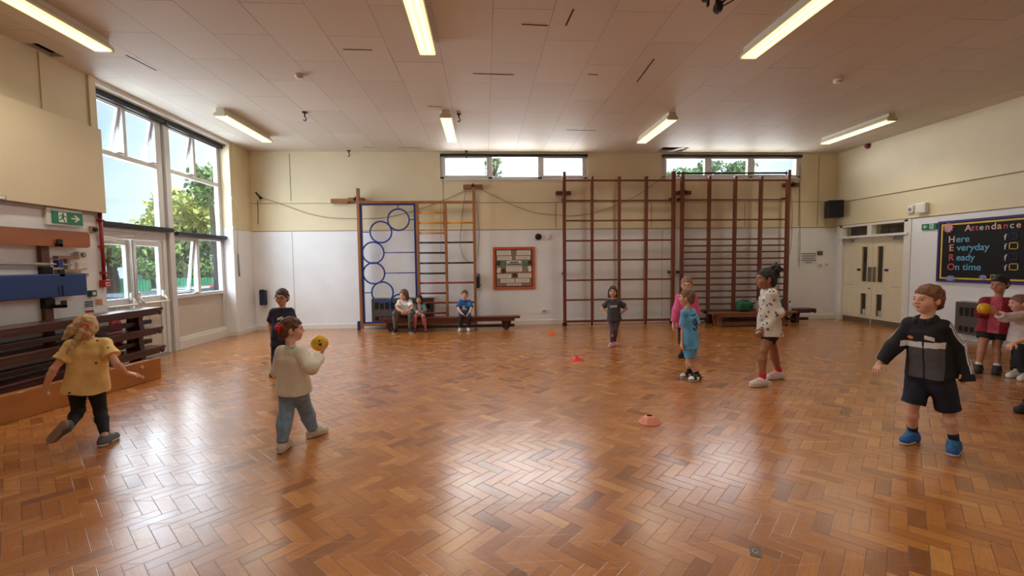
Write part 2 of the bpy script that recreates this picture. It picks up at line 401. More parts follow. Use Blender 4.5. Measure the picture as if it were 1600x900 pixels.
# corridor seen through the right hand doors
CORR = mat('corridor_paint', (150, 128, 98), .6)
b = MB(); b.box((XR + 2.5, 6.4, 0), (XR + 2.6, 12.4, 2.7), CORR); b.box((XR + .25, 6.3, 0), (XR + 2.6, 6.4, 2.7), CORR); b.box((XR + .3, 12.3, 0), (XR + 2.6, 12.4, 2.7), CORR)
b.box((XR + .26, 10.58, 0), (XR + .32, 12.4, 2.7), CORR)
struct('wall_corridor', b)
b = MB(); b.box((XR + .2, 6.3, 2.62), (XR + 2.6, 12.4, 2.72), CORR); struct('ceiling_corridor', b)
# raised boarding lines with painted shadow strips, joints and skirting
def trim(n, b): return struct('trim_%d' % n, b)
b = MB(); b.box((XL, YB - .014, DZ - .012), (XR, YB, DZ + .016), CREAM); b.box((XL, YB - .006, DZ - .024), (XR, YB, DZ - .012), SEAM_SHADE); trim(3, b)  # darker strip below the batten paints its shadow line
b = MB(); b.box((XL, YB - .005, 2.845), (XR, YB, 2.856), SEAM_SHADE); trim(4, b)
b = MB()
for px, y0, y1 in ((452, 240, 314), (692, 282, 356), (1250, 258, 356), (1280, 242, 356), (868, 318, 355), (1018, 318, 355), (1164, 318, 355)):
    p0, p1 = AY(px, y0, YB), AY(px, y1, YB); b.box((p0[0] - .006, YB - .004, p1[2]), (p0[0] + .006, YB, p0[2]), SEAM_SHADE)
for px, y0, y1 in ((456, 360, 505), (1035, 360, 500), (1248, 360, 410)):
    p0, p1 = AY(px, y0, YB), AY(px, y1, YB); b.box((p0[0] - .005, YB - .004, p1[2]), (p0[0] + .005, YB, p0[2]), SEAMW)
trim(5, b)
b = MB(); b.box((XR - .02, YF, 2.82), (XR, YB, 2.86), CREAM, .004); b.box((XR - .012, YF, 2.808), (XR, YB, 2.82), SEAM_SHADE)
b.box((XR - .018, YF, 2.262), (XR, YB, 2.29), CREAM, .004); b.box((XR - .01, YF, 2.252), (XR, YB, 2.262), SEAM_SHADE); trim(6, b)  # both battens get the same painted shadow strip beneath
b = MB(); b.box((XL, BAY1, DZ - .012), (XL + .014, YB, DZ + .016), CREAM); b.box((XL, YF, 2.16), (XL + .02, BAY0 - .02, 2.185), GREYP)
b.box((XL, 5.64, 2.3), (XL + .012, 5.72, H), CREAM); b.box((XL, 6.27, 2.3), (XL + .025, BAY0, H), CREAM)
b.box((XL, 9.6, 2.25), (XL + .012, 9.67, H), CREAM); trim(7, b)
b = MB(); b.box((XL, YF, 2.2), (XL + .08, 6.35, 3.31), CREAM, .004); trim(8, b)       # boxed-in casing on the left wall
b = MB()
for u0, v0, u1, v1 in ((197, 86, 244, 110), (536, 77, 582, 78), (815, 38, 856, 40), (884, 40, 896, 14), (739, 115, 803, 117), (885, 203, 931, 204), (918, 116, 935, 117), (566, 229, 584, 231), (622, 230, 660, 231), (668, 166, 690, 167), (995, 128, 1022, 92)):
    q0, q1 = at(u0, v0, 'z', H), at(u1, v1, 'z', H); d_ = (q1 - q0) / np.linalg.norm(q1 - q0); n_ = np.array([-d_[1], d_[0], 0]); L_ = np.linalg.norm(q1 - q0)
    b.obox((q0 + q1) / 2 - (0, 0, .001), (L_, .016, .003), VOID, [d_, n_, (0, 0, 1)])
trim(9, b)                                               # tile joints that have opened up
for side, lo, hi in (('back', (XL, YB - .022, 0), (XR, YB, SBASE)), ('right', (XR - .022, YF, 0), (XR, RD0 - .08, SBASE)), ('front', (XL, YF, 0), (XR, YF + .022, SBASE))):
    b = MB(); b.box(lo, hi, GLOSSWHITE, .006); struct('baseboard_' + side, b)
b = MB(); b.box((XL, YF, 0), (XL + .022, BAY0, SBASE), GLOSSWHITE, .006); b.box((XL, BAY1 - .022, 0), (XL + .022, YB, SBASE), GLOSSWHITE, .006)
b.box((XW + .04, BAY1 - .022, 0), (XL, BAY1, SBASE), GLOSSWHITE, .006); struct('baseboard_left', b)
# ---------------------------------------------------------------- tall left window
def rect_frame(b, y0, y1, z0, z1, w, x0=XW - .035, x1=XW + .035, mt=None, M=None):
    mt = mt or FRAMEW
    for lo, hi in (((x0, y0, z0), (x1, y0 + w, z1)), ((x0, y1 - w, z0), (x1, y1, z1)), ((x0, y0 + w, z0), (x1, y1 - w, z0 + w)), ((x0, y0 + w, z1 - w), (x1, y1 - w, z1))):
        b.box(lo, hi, mt, .006, M)
    return b
def pane(parent, y0, y1, z0, z1, x=XW, M=None):
    b = MB(); b.box((x - .004, y0, z0), (x + .004, y1, z1), GLASS, 0, M); return obj('pane', b, parent)
def sash(parent, y0, y1, z0, z1, ang):
    M = Matrix.Translation((XW, 0, z1)) @ Matrix.Rotation(ang, 4, 'Y') @ Matrix.Translation((-XW, 0, -z1))
    f = rect_frame(MB(), y0, y1, z0, z1, .042, XW - .022, XW + .022, None, M)
    s = obj('sash', f, parent); pane(s, y0 + .04, y1 - .04, z0 + .04, z1 - .04, XW, M)
    if ang:                                              # stay arm from sill to the swung-out bottom rail
        c = MB(); q = M @ Vector((XW + .02, y1 - .06, z0 + .03)); c.tube([(XW + .05, y1 - .06, z0 + .02), tuple(q)], .006, CHROME, 8)
        c.obox((XW + .06, y1 - .10, z0 + .004), (.05, .12, .016), CHROME, None, .004); obj('window_stay', c, s)
    return s
UT, MT, HD = 3.11, 2.02, 3.93
b = MB(); x0, x1 = XW - .04, XW + .04
b.box((x0, 6.37, MT - .03), (x1, 6.46, HD), FRAMEW, .006); b.box((x0, 7.735, MT - .03), (x1, 7.86, HD), FRAMEW, .006)
b.box((x0, 6.46, UT - .035), (x1, 7.735, UT + .035), FRAMEW, .006); b.box((x0, 6.46, HD - .06), (x1, 7.735, HD + .02), FRAMEW, .006)
b.box((x0, 7.085, UT + .035), (x1, 7.145, HD - .06), FRAMEW, .006); b.box((x0, 6.46, MT - .03), (x1 + .02, 7.735, MT + .03), FRAMEW, .006)
w1 = struct('window_1', b)
sash(w1, 6.46, 7.085, UT + .04, HD - .06, .2); sash(w1, 7.145, 7.735, UT + .04, HD - .06, .2)
pane(w1, 6.46, 7.735, MT + .03, UT - .035)
b = MB()
b.box((x0, 7.90, 0), (x1 + .03, 8.02, HD), FRAMEW, .006); b.box((x0, 9.41, 0), (x1, 9.5, HD), FRAMEW, .006); b.box((x0 + .01, 7.86, 0), (x1 - .03, 7.90, HD), FRAMEW)
b.box((x0, 8.02, UT - .035), (x1, 9.41, UT + .035), FRAMEW, .006); b.box((x0, 8.02, HD - .06), (x1, 9.41, HD + .02), FRAMEW, .006)
b.box((x0, 8.68, UT + .035), (x1, 8.745, HD - .06), FRAMEW, .006); b.box((x0, 8.02, MT - .05), (x1, 9.41, MT + .03), FRAMEW, .006)
b.box((x0, 8.64, .97), (x1, 8.72, MT - .05), FRAMEW, .006); b.box((x0, 8.02, .91), (x1 + .03, 9.41, .975), FRAMEW, .006)
w2 = struct('window_2', b)
sash(w2, 8.02, 8.68, UT + .04, HD - .06, .2); pane(w2, 8.745, 9.41, UT + .035, HD - .06)
pane(w2, 8.02, 9.41, MT + .03, UT - .035)
sash(w2, 8.02, 8.64, .98, MT - .05, .14); pane(w2, 8.72, 9.41, .975, MT - .05)
PANELW = mat('white_window_panel', (204, 196, 184), .45, var=.03)
b = MB(); b.box((XW - .02, 8.02, 0), (XW + .01, 9.41, .91), PANELW); obj('lower_panel', b, w2)
b = MB(); b.box((XW, 8.0, 0), (XW + .075, 9.49, .17), GLOSSWHITE, .008); b.box((XW, 8.0, .17), (XW + .055, 9.45, .215), GLOSSWHITE, .006); obj('window_skirting', b, w2)
# outer glazed double doors
b = MB(); b.box((x0, 6.37, 0), (x1, 6.45, MT - .03), FRAMEW, .006); b.box((x0, 7.77, 0), (x1, 7.86, MT - .03), FRAMEW, .006); b.box((x0, 6.45, MT - .13), (x1, 7.77, MT - .03), FRAMEW, .006)
b.box((x0, 6.45, 0), (x1 + .03, 7.77, .02), GREYP)
d1 = struct('door_1', b)
for (ya, yb_) in ((6.455, 7.095), (7.125, 7.765)):
    f = rect_frame(MB(), ya, yb_, .03, MT - .135, .085, XW - .03, XW + .03)
    f.box((XW - .03, ya + .085, .90), (XW + .03, yb_ - .085, 1.0), FRAMEW, .006); f.box((XW - .012, ya + .085, .115), (XW + .012, yb_ - .085, .9), PANELW)
    f.box((XW + .012, ya + .30, .12), (XW + .016, ya + .306, .9), SEAMW)
    lf = obj('door_leaf', f, d1); pane(lf, ya + .085, yb_ - .085, 1.0, MT - .22)
    c = MB(); c.tube([(XW + .13, ya + .05, .90), (XW + .13, yb_ - .04, .90)], .014, WHITEP, 10)
    for yy in (ya + .06, yb_ - .05):
        c.obox((XW + .045, yy, 1.02), (.05, .05, .12), WHITEP, None, .01); c.tube([(XW + .06, yy, 1.0), (XW + .13, yy, .90)], .016, WHITEP, 8)
    obj('push_bar', c, lf)
    c = MB(); c.tube([(XW + .05, (yb_ if ya < 7 else ya) + (-.03 if ya < 7 else .03), 1.06), (XW + .05, (yb_ if ya < 7 else ya) + (-.03 if ya < 7 else .03), 1.86)], .012, WHITEP, 8); obj('bolt_rod', c, lf)
c = MB(); c.box((XW + .04, 6.5, 1.85), (XW + .10, 6.78, 1.91), WHITEP, .01); c.tube([(XW + .07, 6.75, 1.92), (XW + .2, 6.95, 1.93), (XW + .06, 7.08, 1.93)], .009, WHITEP, 8); obj('door_closer', c, d1)
BLIND = mat('black_blind_cassette', (24, 28, 34), .5)
for (ya, yb_, z, xx, lab) in ((6.40, 7.86, 3.885, XW + .06, 'black rolled up blind along the top of the left half of the tall window'), (7.88, 9.49, 3.885, XW + .06, 'black rolled up blind along the top of the right half of the tall window'),
                              (6.40, 7.94, 2.085, XW + .06, 'black rolled up blind just above the glazed garden doors'), (8.04, 9.49, 2.045, XW + .06, 'black rolled up blind above the low opening window beside the garden doors')):
    t = thing('roller_blind', lab, 'blind', (xx + .03, (ya + yb_) / 2, z - .04), 'rolled up blinds of the tall window')
    c = MB(); c.box((xx - .02, ya, z - .035), (xx + .07, yb_, z + .035), BLIND, .012); obj('cassette', c, t)
    c = MB(); c.box((xx + .0, ya + .03, z - .055), (xx + .012, yb_ - .03, z - .03), GREYP, .003); obj('bottom_bar', c, t)
# ---------------------------------------------------------------- high back windows
for n, (xa, xb, za, zb), mul in ((3, W2, (.158, 1.31)), (4, W3, (5.31, 6.361))):
    b = MB(); f = .07
    b.box((xa, YB + .02, za), (xb, YB + .1, za + .055), FRAMEW, .005); b.box((xa, YB + .02, zb - .05), (xb, YB + .1, zb), FRAMEW, .005)
    for xx in (xa + .04, mul[0], mul[1], xb - .04): b.box((xx - .05, YB + .02, za), (xx + .05, YB + .1, zb), FRAMEW, .005)
    b.box((xa - .02, YB - .03, za - .03), (xb + .02, YB + .06, za), FRAMEW, .006)
    w = struct('window_%d' % n, b)
    xs = [xa + .04, *mul, xb - .04]
    for k in range(3):
        if k != 1 or n == 4:
            c = MB()
            for lo, hi in (((xs[k] + .05, za + .055), (xs[k] + .085, zb - .05)), ((xs[k + 1] - .085, za + .055), (xs[k + 1] - .05, zb - .05)), ((xs[k] + .085, za + .055), (xs[k + 1] - .085, za + .085)), ((xs[k] + .085, zb - .08), (xs[k + 1] - .085, zb - .05))):
                c.box((lo[0], YB + .01, lo[1]), (hi[0], YB + .09, hi[1]), FRAMEW, .005)
            obj('sash', c, w)
        c = MB(); c.box((xs[k] + .05, YB + .05, za + .055), (xs[k + 1] - .05, YB + .056, zb - .05), GLASS); obj('pane', c, w)
    t = thing('roller_blind', 'black rolled up blind along the top of the %s high window in the back wall' % ('left' if n == 3 else 'right'), 'blind', ((xa + xb) / 2, YB - .04, zb - .04), 'rolled up blinds of the high windows')
    c = MB(); c.box((xa + .01, YB - .05, zb - .045), (xb - .01, YB + .02, zb + .012), BLIND, .01); obj('cassette', c, t)
    c = MB(); c.box((xa + .03, YB - .02, zb - .06), (xb - .03, YB - .01, zb - .042), GREYP, .003); obj('bottom_bar', c, t)
# ---------------------------------------------------------------- right hand double doors
b = MB(); X0, X1 = XR - .02, XR + .2
b.box((X0, RD0, 0), (X1, RD0 + .08, RDZ), GLOSSWHITE, .006); b.box((X0, RD1 - .08, 0), (X1, RD1, RDZ), GLOSSWHITE, .006)
b.box((X0, RD0, RDZ - .05), (X1, RD1, RDZ), GLOSSWHITE, .006); b.box((X0 - .03, RD0 - .02, 1.94), (X1, RD1 + .02, 1.99), GLOSSWHITE, .006)
b.box((X0, 9.27, 1.99), (X1, 9.38, RDZ - .05), GLOSSWHITE, .006)
b.box((X0 - .005, RD0 - .07, 0), (X0 + .03, RD0, RDZ + .0), GLOSSWHITE, .008); b.box((X0 - .005, RD1, 0), (X0 + .03, RD1 + .08, RDZ), GLOSSWHITE, .008)
d2 = struct('door_2', b)
for ya, yb_ in ((RD0 + .08, 9.27), (9.38, RD1 - .08)):
    c = MB(); c.box((XR + .1, ya, 1.99), (XR + .106, yb_, RDZ - .05), DARKGLASS); obj('fanlight_pane', c, d2)
KICK = mat('worn_steel_kick_plate', (132, 118, 98), .4, metal=.5, var=.15, scale=20)
mid = 9.283
XD = XR + .045
for ya, yb_, side in ((RD0 + .085, mid - .003, -1), (mid + .003, RD1 - .085, 1)):
    c = MB(); xa, xb = XD, XD + .045
    iy0, iy1 = (mid - .27, mid - .13) if side < 0 else (mid + .13, mid + .27)
    c.box((xa, ya, .01), (xb, iy0, 1.94), IVORY); c.box((xa, iy1, .01), (xb, yb_, 1.94), IVORY)
    for z0, z1 in ((.01, .20), (.68, .95), (1.73, 1.94)): c.box((xa, iy0, z0), (xb, iy1, z1), IVORY)
    for z0, z1 in ((.20, .68), (.95, 1.73)):
        for lo, hi in (((iy0 - .018, z0 - .018), (iy0, z1 + .018)), ((iy1, z0 - .018), (iy1 + .018, z1 + .018)), ((iy0, z0 - .018), (iy1, z0)), ((iy0, z1), (iy1, z1 + .018))):
            c.box((xa - .012, lo[0], lo[1]), (xa, hi[0], hi[1]), IVORY, .003)
    yy = (ya + .03, ya + .30) if side < 0 else (yb_ - .30, yb_ - .03)
    for z0, z1 in ((.86, .866),): c.box((xa - .003, yy[0], z0), (xa, yy[1], z1), SEAM_SHADE)
    lf = obj('door_leaf', c, d2)
    for z0, z1 in ((.20, .68), (.95, 1.73)):
        c = MB(); c.box((XD + .02, iy0, z0), (XD + .026, iy1, z1), DARKGLASS); obj('pane', c, lf)
    c = MB(); c.box((xa - .004, ya + .01, .015), (xa, yb_ - .01, .125), KICK); obj('kick_plate', c, lf)
    c = MB(); c.box((xa - .004, mid + side * .01, .95), (xa, mid + side * .11, 1.28), KICK, .001); obj('push_plate', c, lf)
    c = MB(); yc = iy0 - .08 if side < 0 else iy1 + .08
    c.box((xa - .004, yc - .045, 1.19), (xa, yc + .045, 1.24), BLUEF if side < 0 else DARKM); obj('fire_door_disc', c, lf)
    c = MB(); yc = ya + .12 if side < 0 else yb_ - .14
    c.box((xa - .06, yc - .12, 1.85), (xa, yc + .12, 1.915), CHROME, .006); c.tube([(xa - .05, yc, 1.92), (xa - .12, yc - side * .15, 1.93), (xa - .02, yc - side * .28, 1.935)], .008, CHROME, 8); obj('door_closer', c, lf)
c = MB(); c.lathe((XD - .001, mid + .06, .80), [(.016, 0), (.016, .006), (.006, .007)], DARKM, 12, (-1, 0, 0)); obj('lock_cylinder', c, d2)
DOME = mat('lit_yellow_dome', (255, 236, 120), .5, emit=(1.0, .82, .16), estr=.9)
t = thing('dome_light', 'glowing yellow round ceiling light in the corridor, seen through the glass over the double doors', 'ceiling light', (XR + 1.0, 8.95, 2.48))
DLX, DLY = XR + .95, 8.02 + .93
c = MB(); c.lathe((DLX, DLY, 2.62), [(.001, -.135), (.09, -.13), (.18, -.10), (.24, -.05), (.25, -.02), (.25, -.012)], DOME, 28); obj('diffuser', c, t)
c = MB(); c.lathe((DLX, DLY, 2.62), [(.27, -.02), (.27, 0)], WHITEP, 28); obj('rim', c, t)
l = bpy.data.lights.new('corridor_glow', 'POINT'); l.energy = 12; l.color = (1, .85, .5); l.shadow_soft_size = .2
lo_ = bpy.data.objects.new('corridor_glow', l); COL.objects.link(lo_); lo_.parent = t; lo_.location = (DLX - (XR + 1.0), 0, -.12)
# ================================================================ CEILING LIGHTS
TUBE = mat('lit_prismatic_diffuser', (255, 246, 190), .4, var=.05, scale=30, emit=(1.0, .90, .42), estr=.80)
TUBEH = mat('lit_fluorescent_tube', (255, 250, 220), .4, emit=(1.0, .96, .62), estr=1.15)
LAMPB = mat('cream_lamp_body', (220, 208, 186), .4, var=.03)
def lamp(x, y0, y1, label):
    t = thing('ceiling_light', label, 'ceiling light', (x, (y0 + y1) / 2, H - .14), 'long fluorescent lights on the ceiling')
    c = MB(); w = .10; zb = H - .135
    for s, dx in ((1, 0),):
        c.prism([(x - .06, y0, H), (x + .06, y0, H), (x + .06, y0, H - .05), (x + w, y0, H - .085), (x + w, y0, zb + .02), (x - w, y0, zb + .02), (x - w, y0, H - .085), (x - .06, y0, H - .05)], (0, y1 - y0, 0), LAMPB)
    obj('housing', c, t)
    c = MB(); c.box((x - .088, y0 + .015, zb), (x + .088, y1 - .015, zb + .02), TUBE, .006); d = obj('diffuser', c, t)
    for dx in (-.035, .035): c = MB(); c.box((x + dx - .013, y0 + .07, zb - .002), (x + dx + .013, y1 - .07, zb + .002), TUBEH); obj('tube', c, d)
    for ye in (y0, y1):
        c = MB(); c.box((x - .092, ye - (.02 if ye == y0 else -.0), zb), (x + .092, ye + (.0 if ye == y0 else .02), zb + .05), LAMPB, .006); obj('end_cap', c, t)
    for yy in (y0 + .14, y1 - .14):
        for sx_ in (-1, 1): c = MB(); c.ball((x + sx_ * .095, yy, zb + .045), .011, WHITEP, 8); obj('clip', c, t)
    L_ = bpy.data.lights.new('lamp_glow', 'AREA'); L_.shape = 'RECTANGLE'; L_.size = .17; L_.size_y = y1 - y0 - .04
    L_.energy = LAMP_RAD * math.pi * .17 * (y1 - y0); L_.color = (1, .94, .80); L_.spread = math.radians(140)
    o = bpy.data.objects.new('lamp_glow', L_); COL.objects.link(o); o.parent = t; o.location = (0, 0, -.003)
    return t
for x, y0, y1, lab in ((-4.2, 7.5, 9.05, 'lit fluorescent ceiling light nearest the back left corner, beside the tall window'), (-.61, 7.5, 9.0, 'small-looking lit fluorescent ceiling light near the left high window'),
                       (3.23, 7.5, 9.0, 'lit fluorescent ceiling light in front of the right high window'), (7.15, 7.46, 9.0, 'lit fluorescent ceiling light close to the right wall and the red alarm'),
                       (-4.2, 3.8, 5.34, 'lit fluorescent ceiling light at the upper left corner above the boxed left wall'), (-.62, 3.8, 5.29, 'lit fluorescent ceiling light cut by the top edge at the middle left'),
                       (3.18, 3.75, 5.25, 'lit fluorescent ceiling light cut by the top edge at the right')):
    lamp(x, y0, y1, lab)
# unseen pair added above the photographer to light the near floor
for x, w_ in ((-.62, 'left'), (3.18, 'right')): lamp(x, .1, 1.6, 'unseen lit fluorescent ceiling light added above the photographer, the %s one' % w_)
# smoke detectors, hooks, alarm, pulley
for px, py, lab in ((468, 117, 'white round smoke detector on the ceiling left of the middle light'), (1310, 124, 'white round smoke detector on the dark right part of the ceiling')):
    p = at(px, py, 'z', H); t = thing('smoke_detector', lab, 'smoke detector', (p[0], p[1], H - .05), 'smoke detectors')
    c = MB(); c.lathe((p[0], p[1], H - .055), [(.03, 0), (.045, .008), (.05, .022), (.058, .03), (.062, .055)], WHITEP, 24); obj('housing', c, t)
    c = MB(); c.lathe((p[0], p[1], H - .038), [(.049, 0), (.052, .012)], BLACK, 24); obj('vent_ring', c, t)
RUST = mat('dark_rusty_iron', (52, 34, 26), .6, metal=.4, var=.3, scale=30)
for px, py, L_, lab in ((476, 175, .15, 'dark iron hook hanging from the ceiling between the left and middle lights'), (717, 178, .13, 'dark iron hook hanging beside the middle ceiling light'),
                        (546, 236, .13, 'dark iron hook hanging at the back edge of the ceiling above the hoop frame'), (729, 238, .16, 'thin iron hook hanging in front of the left high window')):
    p = at(px, py, 'z', H); p[1] = min(p[1], YB - .1); t = thing('ceiling_hook', lab, 'hook', (p[0], p[1], H - L_), 'iron hooks on the ceiling')
    c = MB(); c.obox((p[0], p[1], H - .008), (.07, .07, .016), RUST, None, .003); c.tube([(p[0], p[1], H), (p[0], p[1], H - L_ * .55)], .012, RUST, 8); obj('bracket', c, t)
    c = MB(); pts = [(p[0] + .022 * math.sin(a), p[1], H - L_ * .55 - .022 + .022 * math.cos(a) - .02 * a / 4) for a in np.linspace(0, 5.2, 14)]
    c.tube(pts, .007, RUST, 8); c.tube([pts[4], (p[0] + .005, p[1], H - L_)], .009, RUST, 8); obj('hook', c, t)
p = at(1122, -10, 'z', H); p2 = at(1123, 20, 'z', H)
t = thing('ceiling_pulley', 'black pulley block on iron arms at the top edge of the picture', 'pulley', (p[0], p[1], 3.75))
q = AY(1122, 12, p[1]); qx, qz = q[0], q[2]
c = MB(); c.obox((qx, p[1], qz + .005), (.045, .07, .10), BLACK, None, .012); c.lathe((qx - .03, p[1], qz), [(.04, 0), (.045, .008), (.03, .015), (.03, .045), (.045, .05), (.04, .06)], DARKM, 16, (1, 0, 0)); obj('pulley_block', c, t)
c = MB(); c.tube([(qx - .02, p[1], qz + .03), (qx - .03, p[1] - .05, H)], .012, RUST, 8); c.tube([(qx + .02, p[1], qz + .03), (qx + .14, p[1] - .1, H)], .010, RUST, 8)
c.tube([(qx + .02, p[1], qz + .0), (qx + .25, p[1], H)], .006, RUST, 8); c.obox((qx - .1, p[1], H - .02), (.05, .16, .04), RUST, None, .006); c.obox((qx - .1, p[1], H - .07), (.02, .03, .10), RUST, None, .004); obj('bracket', c, t)
p = at(1357, 228, 'x', XR); t = thing('alarm_sounder', 'dark red round alarm sounder high on the right wall', 'alarm', (XR - .04, p[1], p[2] - .05))
c = MB(); c.lathe((XR, p[1], p[2]), [(.055, 0), (.055, .03), (.05, .05), (.03, .06)], mat('dark_red_plastic', (120, 18, 22), .4), 20, (-1, 0, 0)); obj('sounder', c, t)
c = MB(); c.lathe((XR, p[1], p[2]), [(.062, 0), (.062, .012)], mat('dark_red_plastic', (120, 18, 22), .4), 20, (-1, 0, 0)); obj('base_plate', c, t)
# ================================================================ BENCHES
DKW = wood('dark_stained_bench_wood', (72, 34, 26), .35, .25, (1, .15, 1), 12, .2)
DKW2 = wood('dark_bench_edge', (60, 28, 22), .4, .2, (1, .15, 1), 12)
REDW = wood('red_brown_bench_wood', (92, 38, 28), .35, .2, (.15, 1, 1), 12, .2)
ORW = wood('varnished_orange_pine', (176, 112, 56), .38, .16, (1, .12, 1), 10, .2)
BRW = wood('mid_brown_bench_wood', (128, 80, 50), .4, .18, (.12, 1, 1), 10, .1)
WDISC = mat('pale_wooden_plug', (206, 160, 116), .5)
def bench(label, M, L, w=.255, h=.285, mt=DKW, legs=(.62, None), group=None, hook=True, beam=True, plugs=False, leg2=None, foot=.0):
    """gymnastics bench in its own frame: X along the seat, Z up from the feet; M puts it in the hall"""
    loc = M.translation
    t = thing('gym_bench', label, 'bench', loc, group)
    c = MB(); c.box((0, -w / 2, h - .045), (L, w / 2, h), mt, .010); xf(c, M); obj('seat', c, t)
    if beam:
        c = MB(); c.box((.12, -.05, .055), (L - .12, .05, .115), DKW2 if leg2 is None else leg2, .008); xf(c, M); obj('balance_beam', c, t)
        c = MB(); c.box((.12, w / 2 - .028, h - .10), (L - .12, w / 2 - .004, h - .045), mt, .004); c.box((.12, -w / 2 + .004, h - .10), (L - .12, -w / 2 + .028, h - .045), mt, .004); xf(c, M); obj('apron', c, t)
    for lx in (legs[0], L - (legs[1] if legs[1] else legs[0])):
        c = MB(); a, q = w / 2 - .02, w / 2 - .055
        c.prism([(lx - .04, -a, h - .045), (lx - .04, a, h - .045), (lx - .04, q, h * .5), (lx - .04, q + .02, .0), (lx - .04, -q - .02, .0), (lx - .04, -q, h * .5)], (.08, 0, 0), leg2 or DKW2)
        c.prism([(lx - .13, 0.02, h - .045), (lx + .13, .02, h - .045), (lx + .07, .02, .02), (lx - .07, .02, .02)], (0, -.04, 0), leg2 or DKW2); xf(c, M); obj('leg', c, t)
    if hook:
        c = MB()
        for s in (-1, 1):
            c.box((L - .05, s * .07 - .02, h - .09), (L + .02, s * .07 + .02, h - .045), DKW2, .005)
            c.prism([(L - .02, s * .07 - .015, h - .07), (L + .045, s * .07 - .015, h - .06), (L + .03, s * .07 - .015, h - .10), (L + .005, s * .07 - .015, h - .115)], (0, .03, 0), DKW2)
        xf(c, M); obj('hook', c, t)
    if plugs:
        c = MB()
        for px_ in (.28, L - .28):
            for s in (-1, 1): c.lathe((px_, s * w * .24, h), [(.024, -.002), (.024, .006), (.016, .009)], WDISC, 14)
        xf(c, M); obj('wooden_plug', c, t)
    return t
RZ = lambda a: Matrix.Rotation(a, 4, 'Z')
zs = (0.0, .288, .576); labs = ('bottom bench of the dark stack along the left wall, standing on the floor', 'middle bench of the dark stack along the left wall', 'topmost bench of the dark stack along the left wall, shiny seat')
for z, lb, dx in zip(zs, labs, (.02, .0, .01)):
    bench(lb, Matrix.Translation((-5.0 + dx, 3.5, z)) @ RZ(math.pi / 2), 3.45, .27, .288, DKW, (.75, .38), 'stacked dark gym benches')
# pine bench tipped on its side along the left edge of the floor
a = Vector((-4.30, 6.06, 0)); q = Vector((-4.56, 4.30, 0)); d = (q - a).normalized()
ang = math.atan2(-d.y, -d.x)
M = Matrix.Translation((a.x + d.x * 3.2, a.y + d.y * 3.2, .137)) @ RZ(ang) @ Matrix.Rotation(math.pi / 2, 4, 'X') @ Matrix.Translation((0, 0, -.30))
bench('long orange pine bench lying on its side on the floor before the dark stack', M, 3.2, .272, .30, ORW, (.62, .45), hook=False, plugs=True, leg2=ORW)
# bench the three seated children use
sY = 9.72
p0 = AY(594, 496, sY); p1 = AY(812, 492, sY)
bench('long low red-brown bench against the back wall with three children sitting on it', Matrix.Translation((p0[0], sY, 0)), p1[0] - p0[0], .26, .295, REDW, (.24, .30), hook=False)
p0 = AY(1096, 488, 9.8); p1 = AY(1271, 484, 9.8)
bench('dark bench with hooked end behind the brown bench under the right wall bars', Matrix.Translation((p0[0], 9.84, 0)), p1[0] - p0[0], .26, .33, DKW, (.3, .42), 'gym benches under the wall bars')
p0 = AY(1110, 488, 9.36); p1 = AY(1240, 487, 9.36)
bench('brown wooden bench under the right wall bars carrying a green bag and bottles', Matrix.Translation((p0[0], 9.36, 0)), p1[0] - p0[0], .27, .33, BRW, (.17, .3), 'gym benches under the wall bars', hook=False, leg2=BRW)
BENCHZ = .33
# ================================================================ LEFT WALL RACK
BRACKW = wood('brown_bracket_wood', (112, 70, 44), .5, .2)
PLANK = wood('orange_varnished_plank', (158, 90, 36), .4, .15, (1, .12, 1), 8, .1)
TANW = wood('tan_plywood', (168, 138, 104), .55)
XP = XL
t = thing('wall_rack', 'brown wooden upright with black clamps on the left wall that carries plank, pole and pad', 'rack', (XP + .03, 5.5, .75))
c = MB(); c.box((XP, 5.46, .55), (XP + .05, 5.56, 1.83), BRACKW, .006); obj('upright', c, t)
for z in (1.78, 1.42, 1.05):
    c = MB(); c.box((XP + .0, 5.455, z - .06), (XP + .062, 5.575, z + .06), DARKM, .006); c.box((XP + .05, 5.56, z - .06), (XP + .145, 5.63, z - .02), DARKM, .006); c.box((XP + .13, 5.56, z - .06), (XP + .145, 5.63, z + .03), DARKM, .005); obj('clamp', c, t)
b = MB(); b.prism([(XP + .07, 3.6, 1.735), (XP + .07, 6.0, 1.72), (XP + .07, 6.03, 1.745), (XP + .07, 6.03, 1.895), (XP + .07, 6.0, 1.92), (XP + .07, 3.6, 1.905)], (.045, 0, 0), PLANK)
tag(obj('wooden_plank', b), 'wide orange varnished plank with rounded end hung high on the left wall', 'plank')
PAD = mat('blue_vinyl_pad', (22, 58, 122), .45, var=.06, scale=4)
b = MB(); t = thing('padded_board', 'long blue padded board hanging on the left wall above the dark bench stack', 'padded board', (XP + .12, 4.7, 1.115))
b.box((XP + .07, 3.5, 1.125), (XP + .145, 5.915, 1.40), PAD, .016); obj('pad', b, t)
b = MB(); b.box((XP + .145, 5.58, 1.13), (XP + .152, 5.60, 1.26), NAVYB, .002); b.box((XP + .145, 5.53, 1.15), (XP + .15, 5.545, 1.26), NAVYB, .002); obj('strap', b, t)
b = MB(); b.tube([(XP + .10, 3.5, 1.535), (XP + .10, 5.49, 1.512)], .018, GREYP, 12); t = thing('metal_pole', 'thin grey metal pole hung between plank and blue pad on the left wall', 'pole', (XP + .1, 4.6, 1.5)); obj('pole', b, t)
b = MB(); b.tube([(XP + .10, 5.49, 1.512), (XP + .10, 5.76, 1.506)], .012, CHROME, 10); b.obox((XP + .10, 5.6, 1.52), (.06, .06, .09), BLUEF, None, .006); obj('blue_end_fitting', b, t)
c = MB(); zz = 1.65
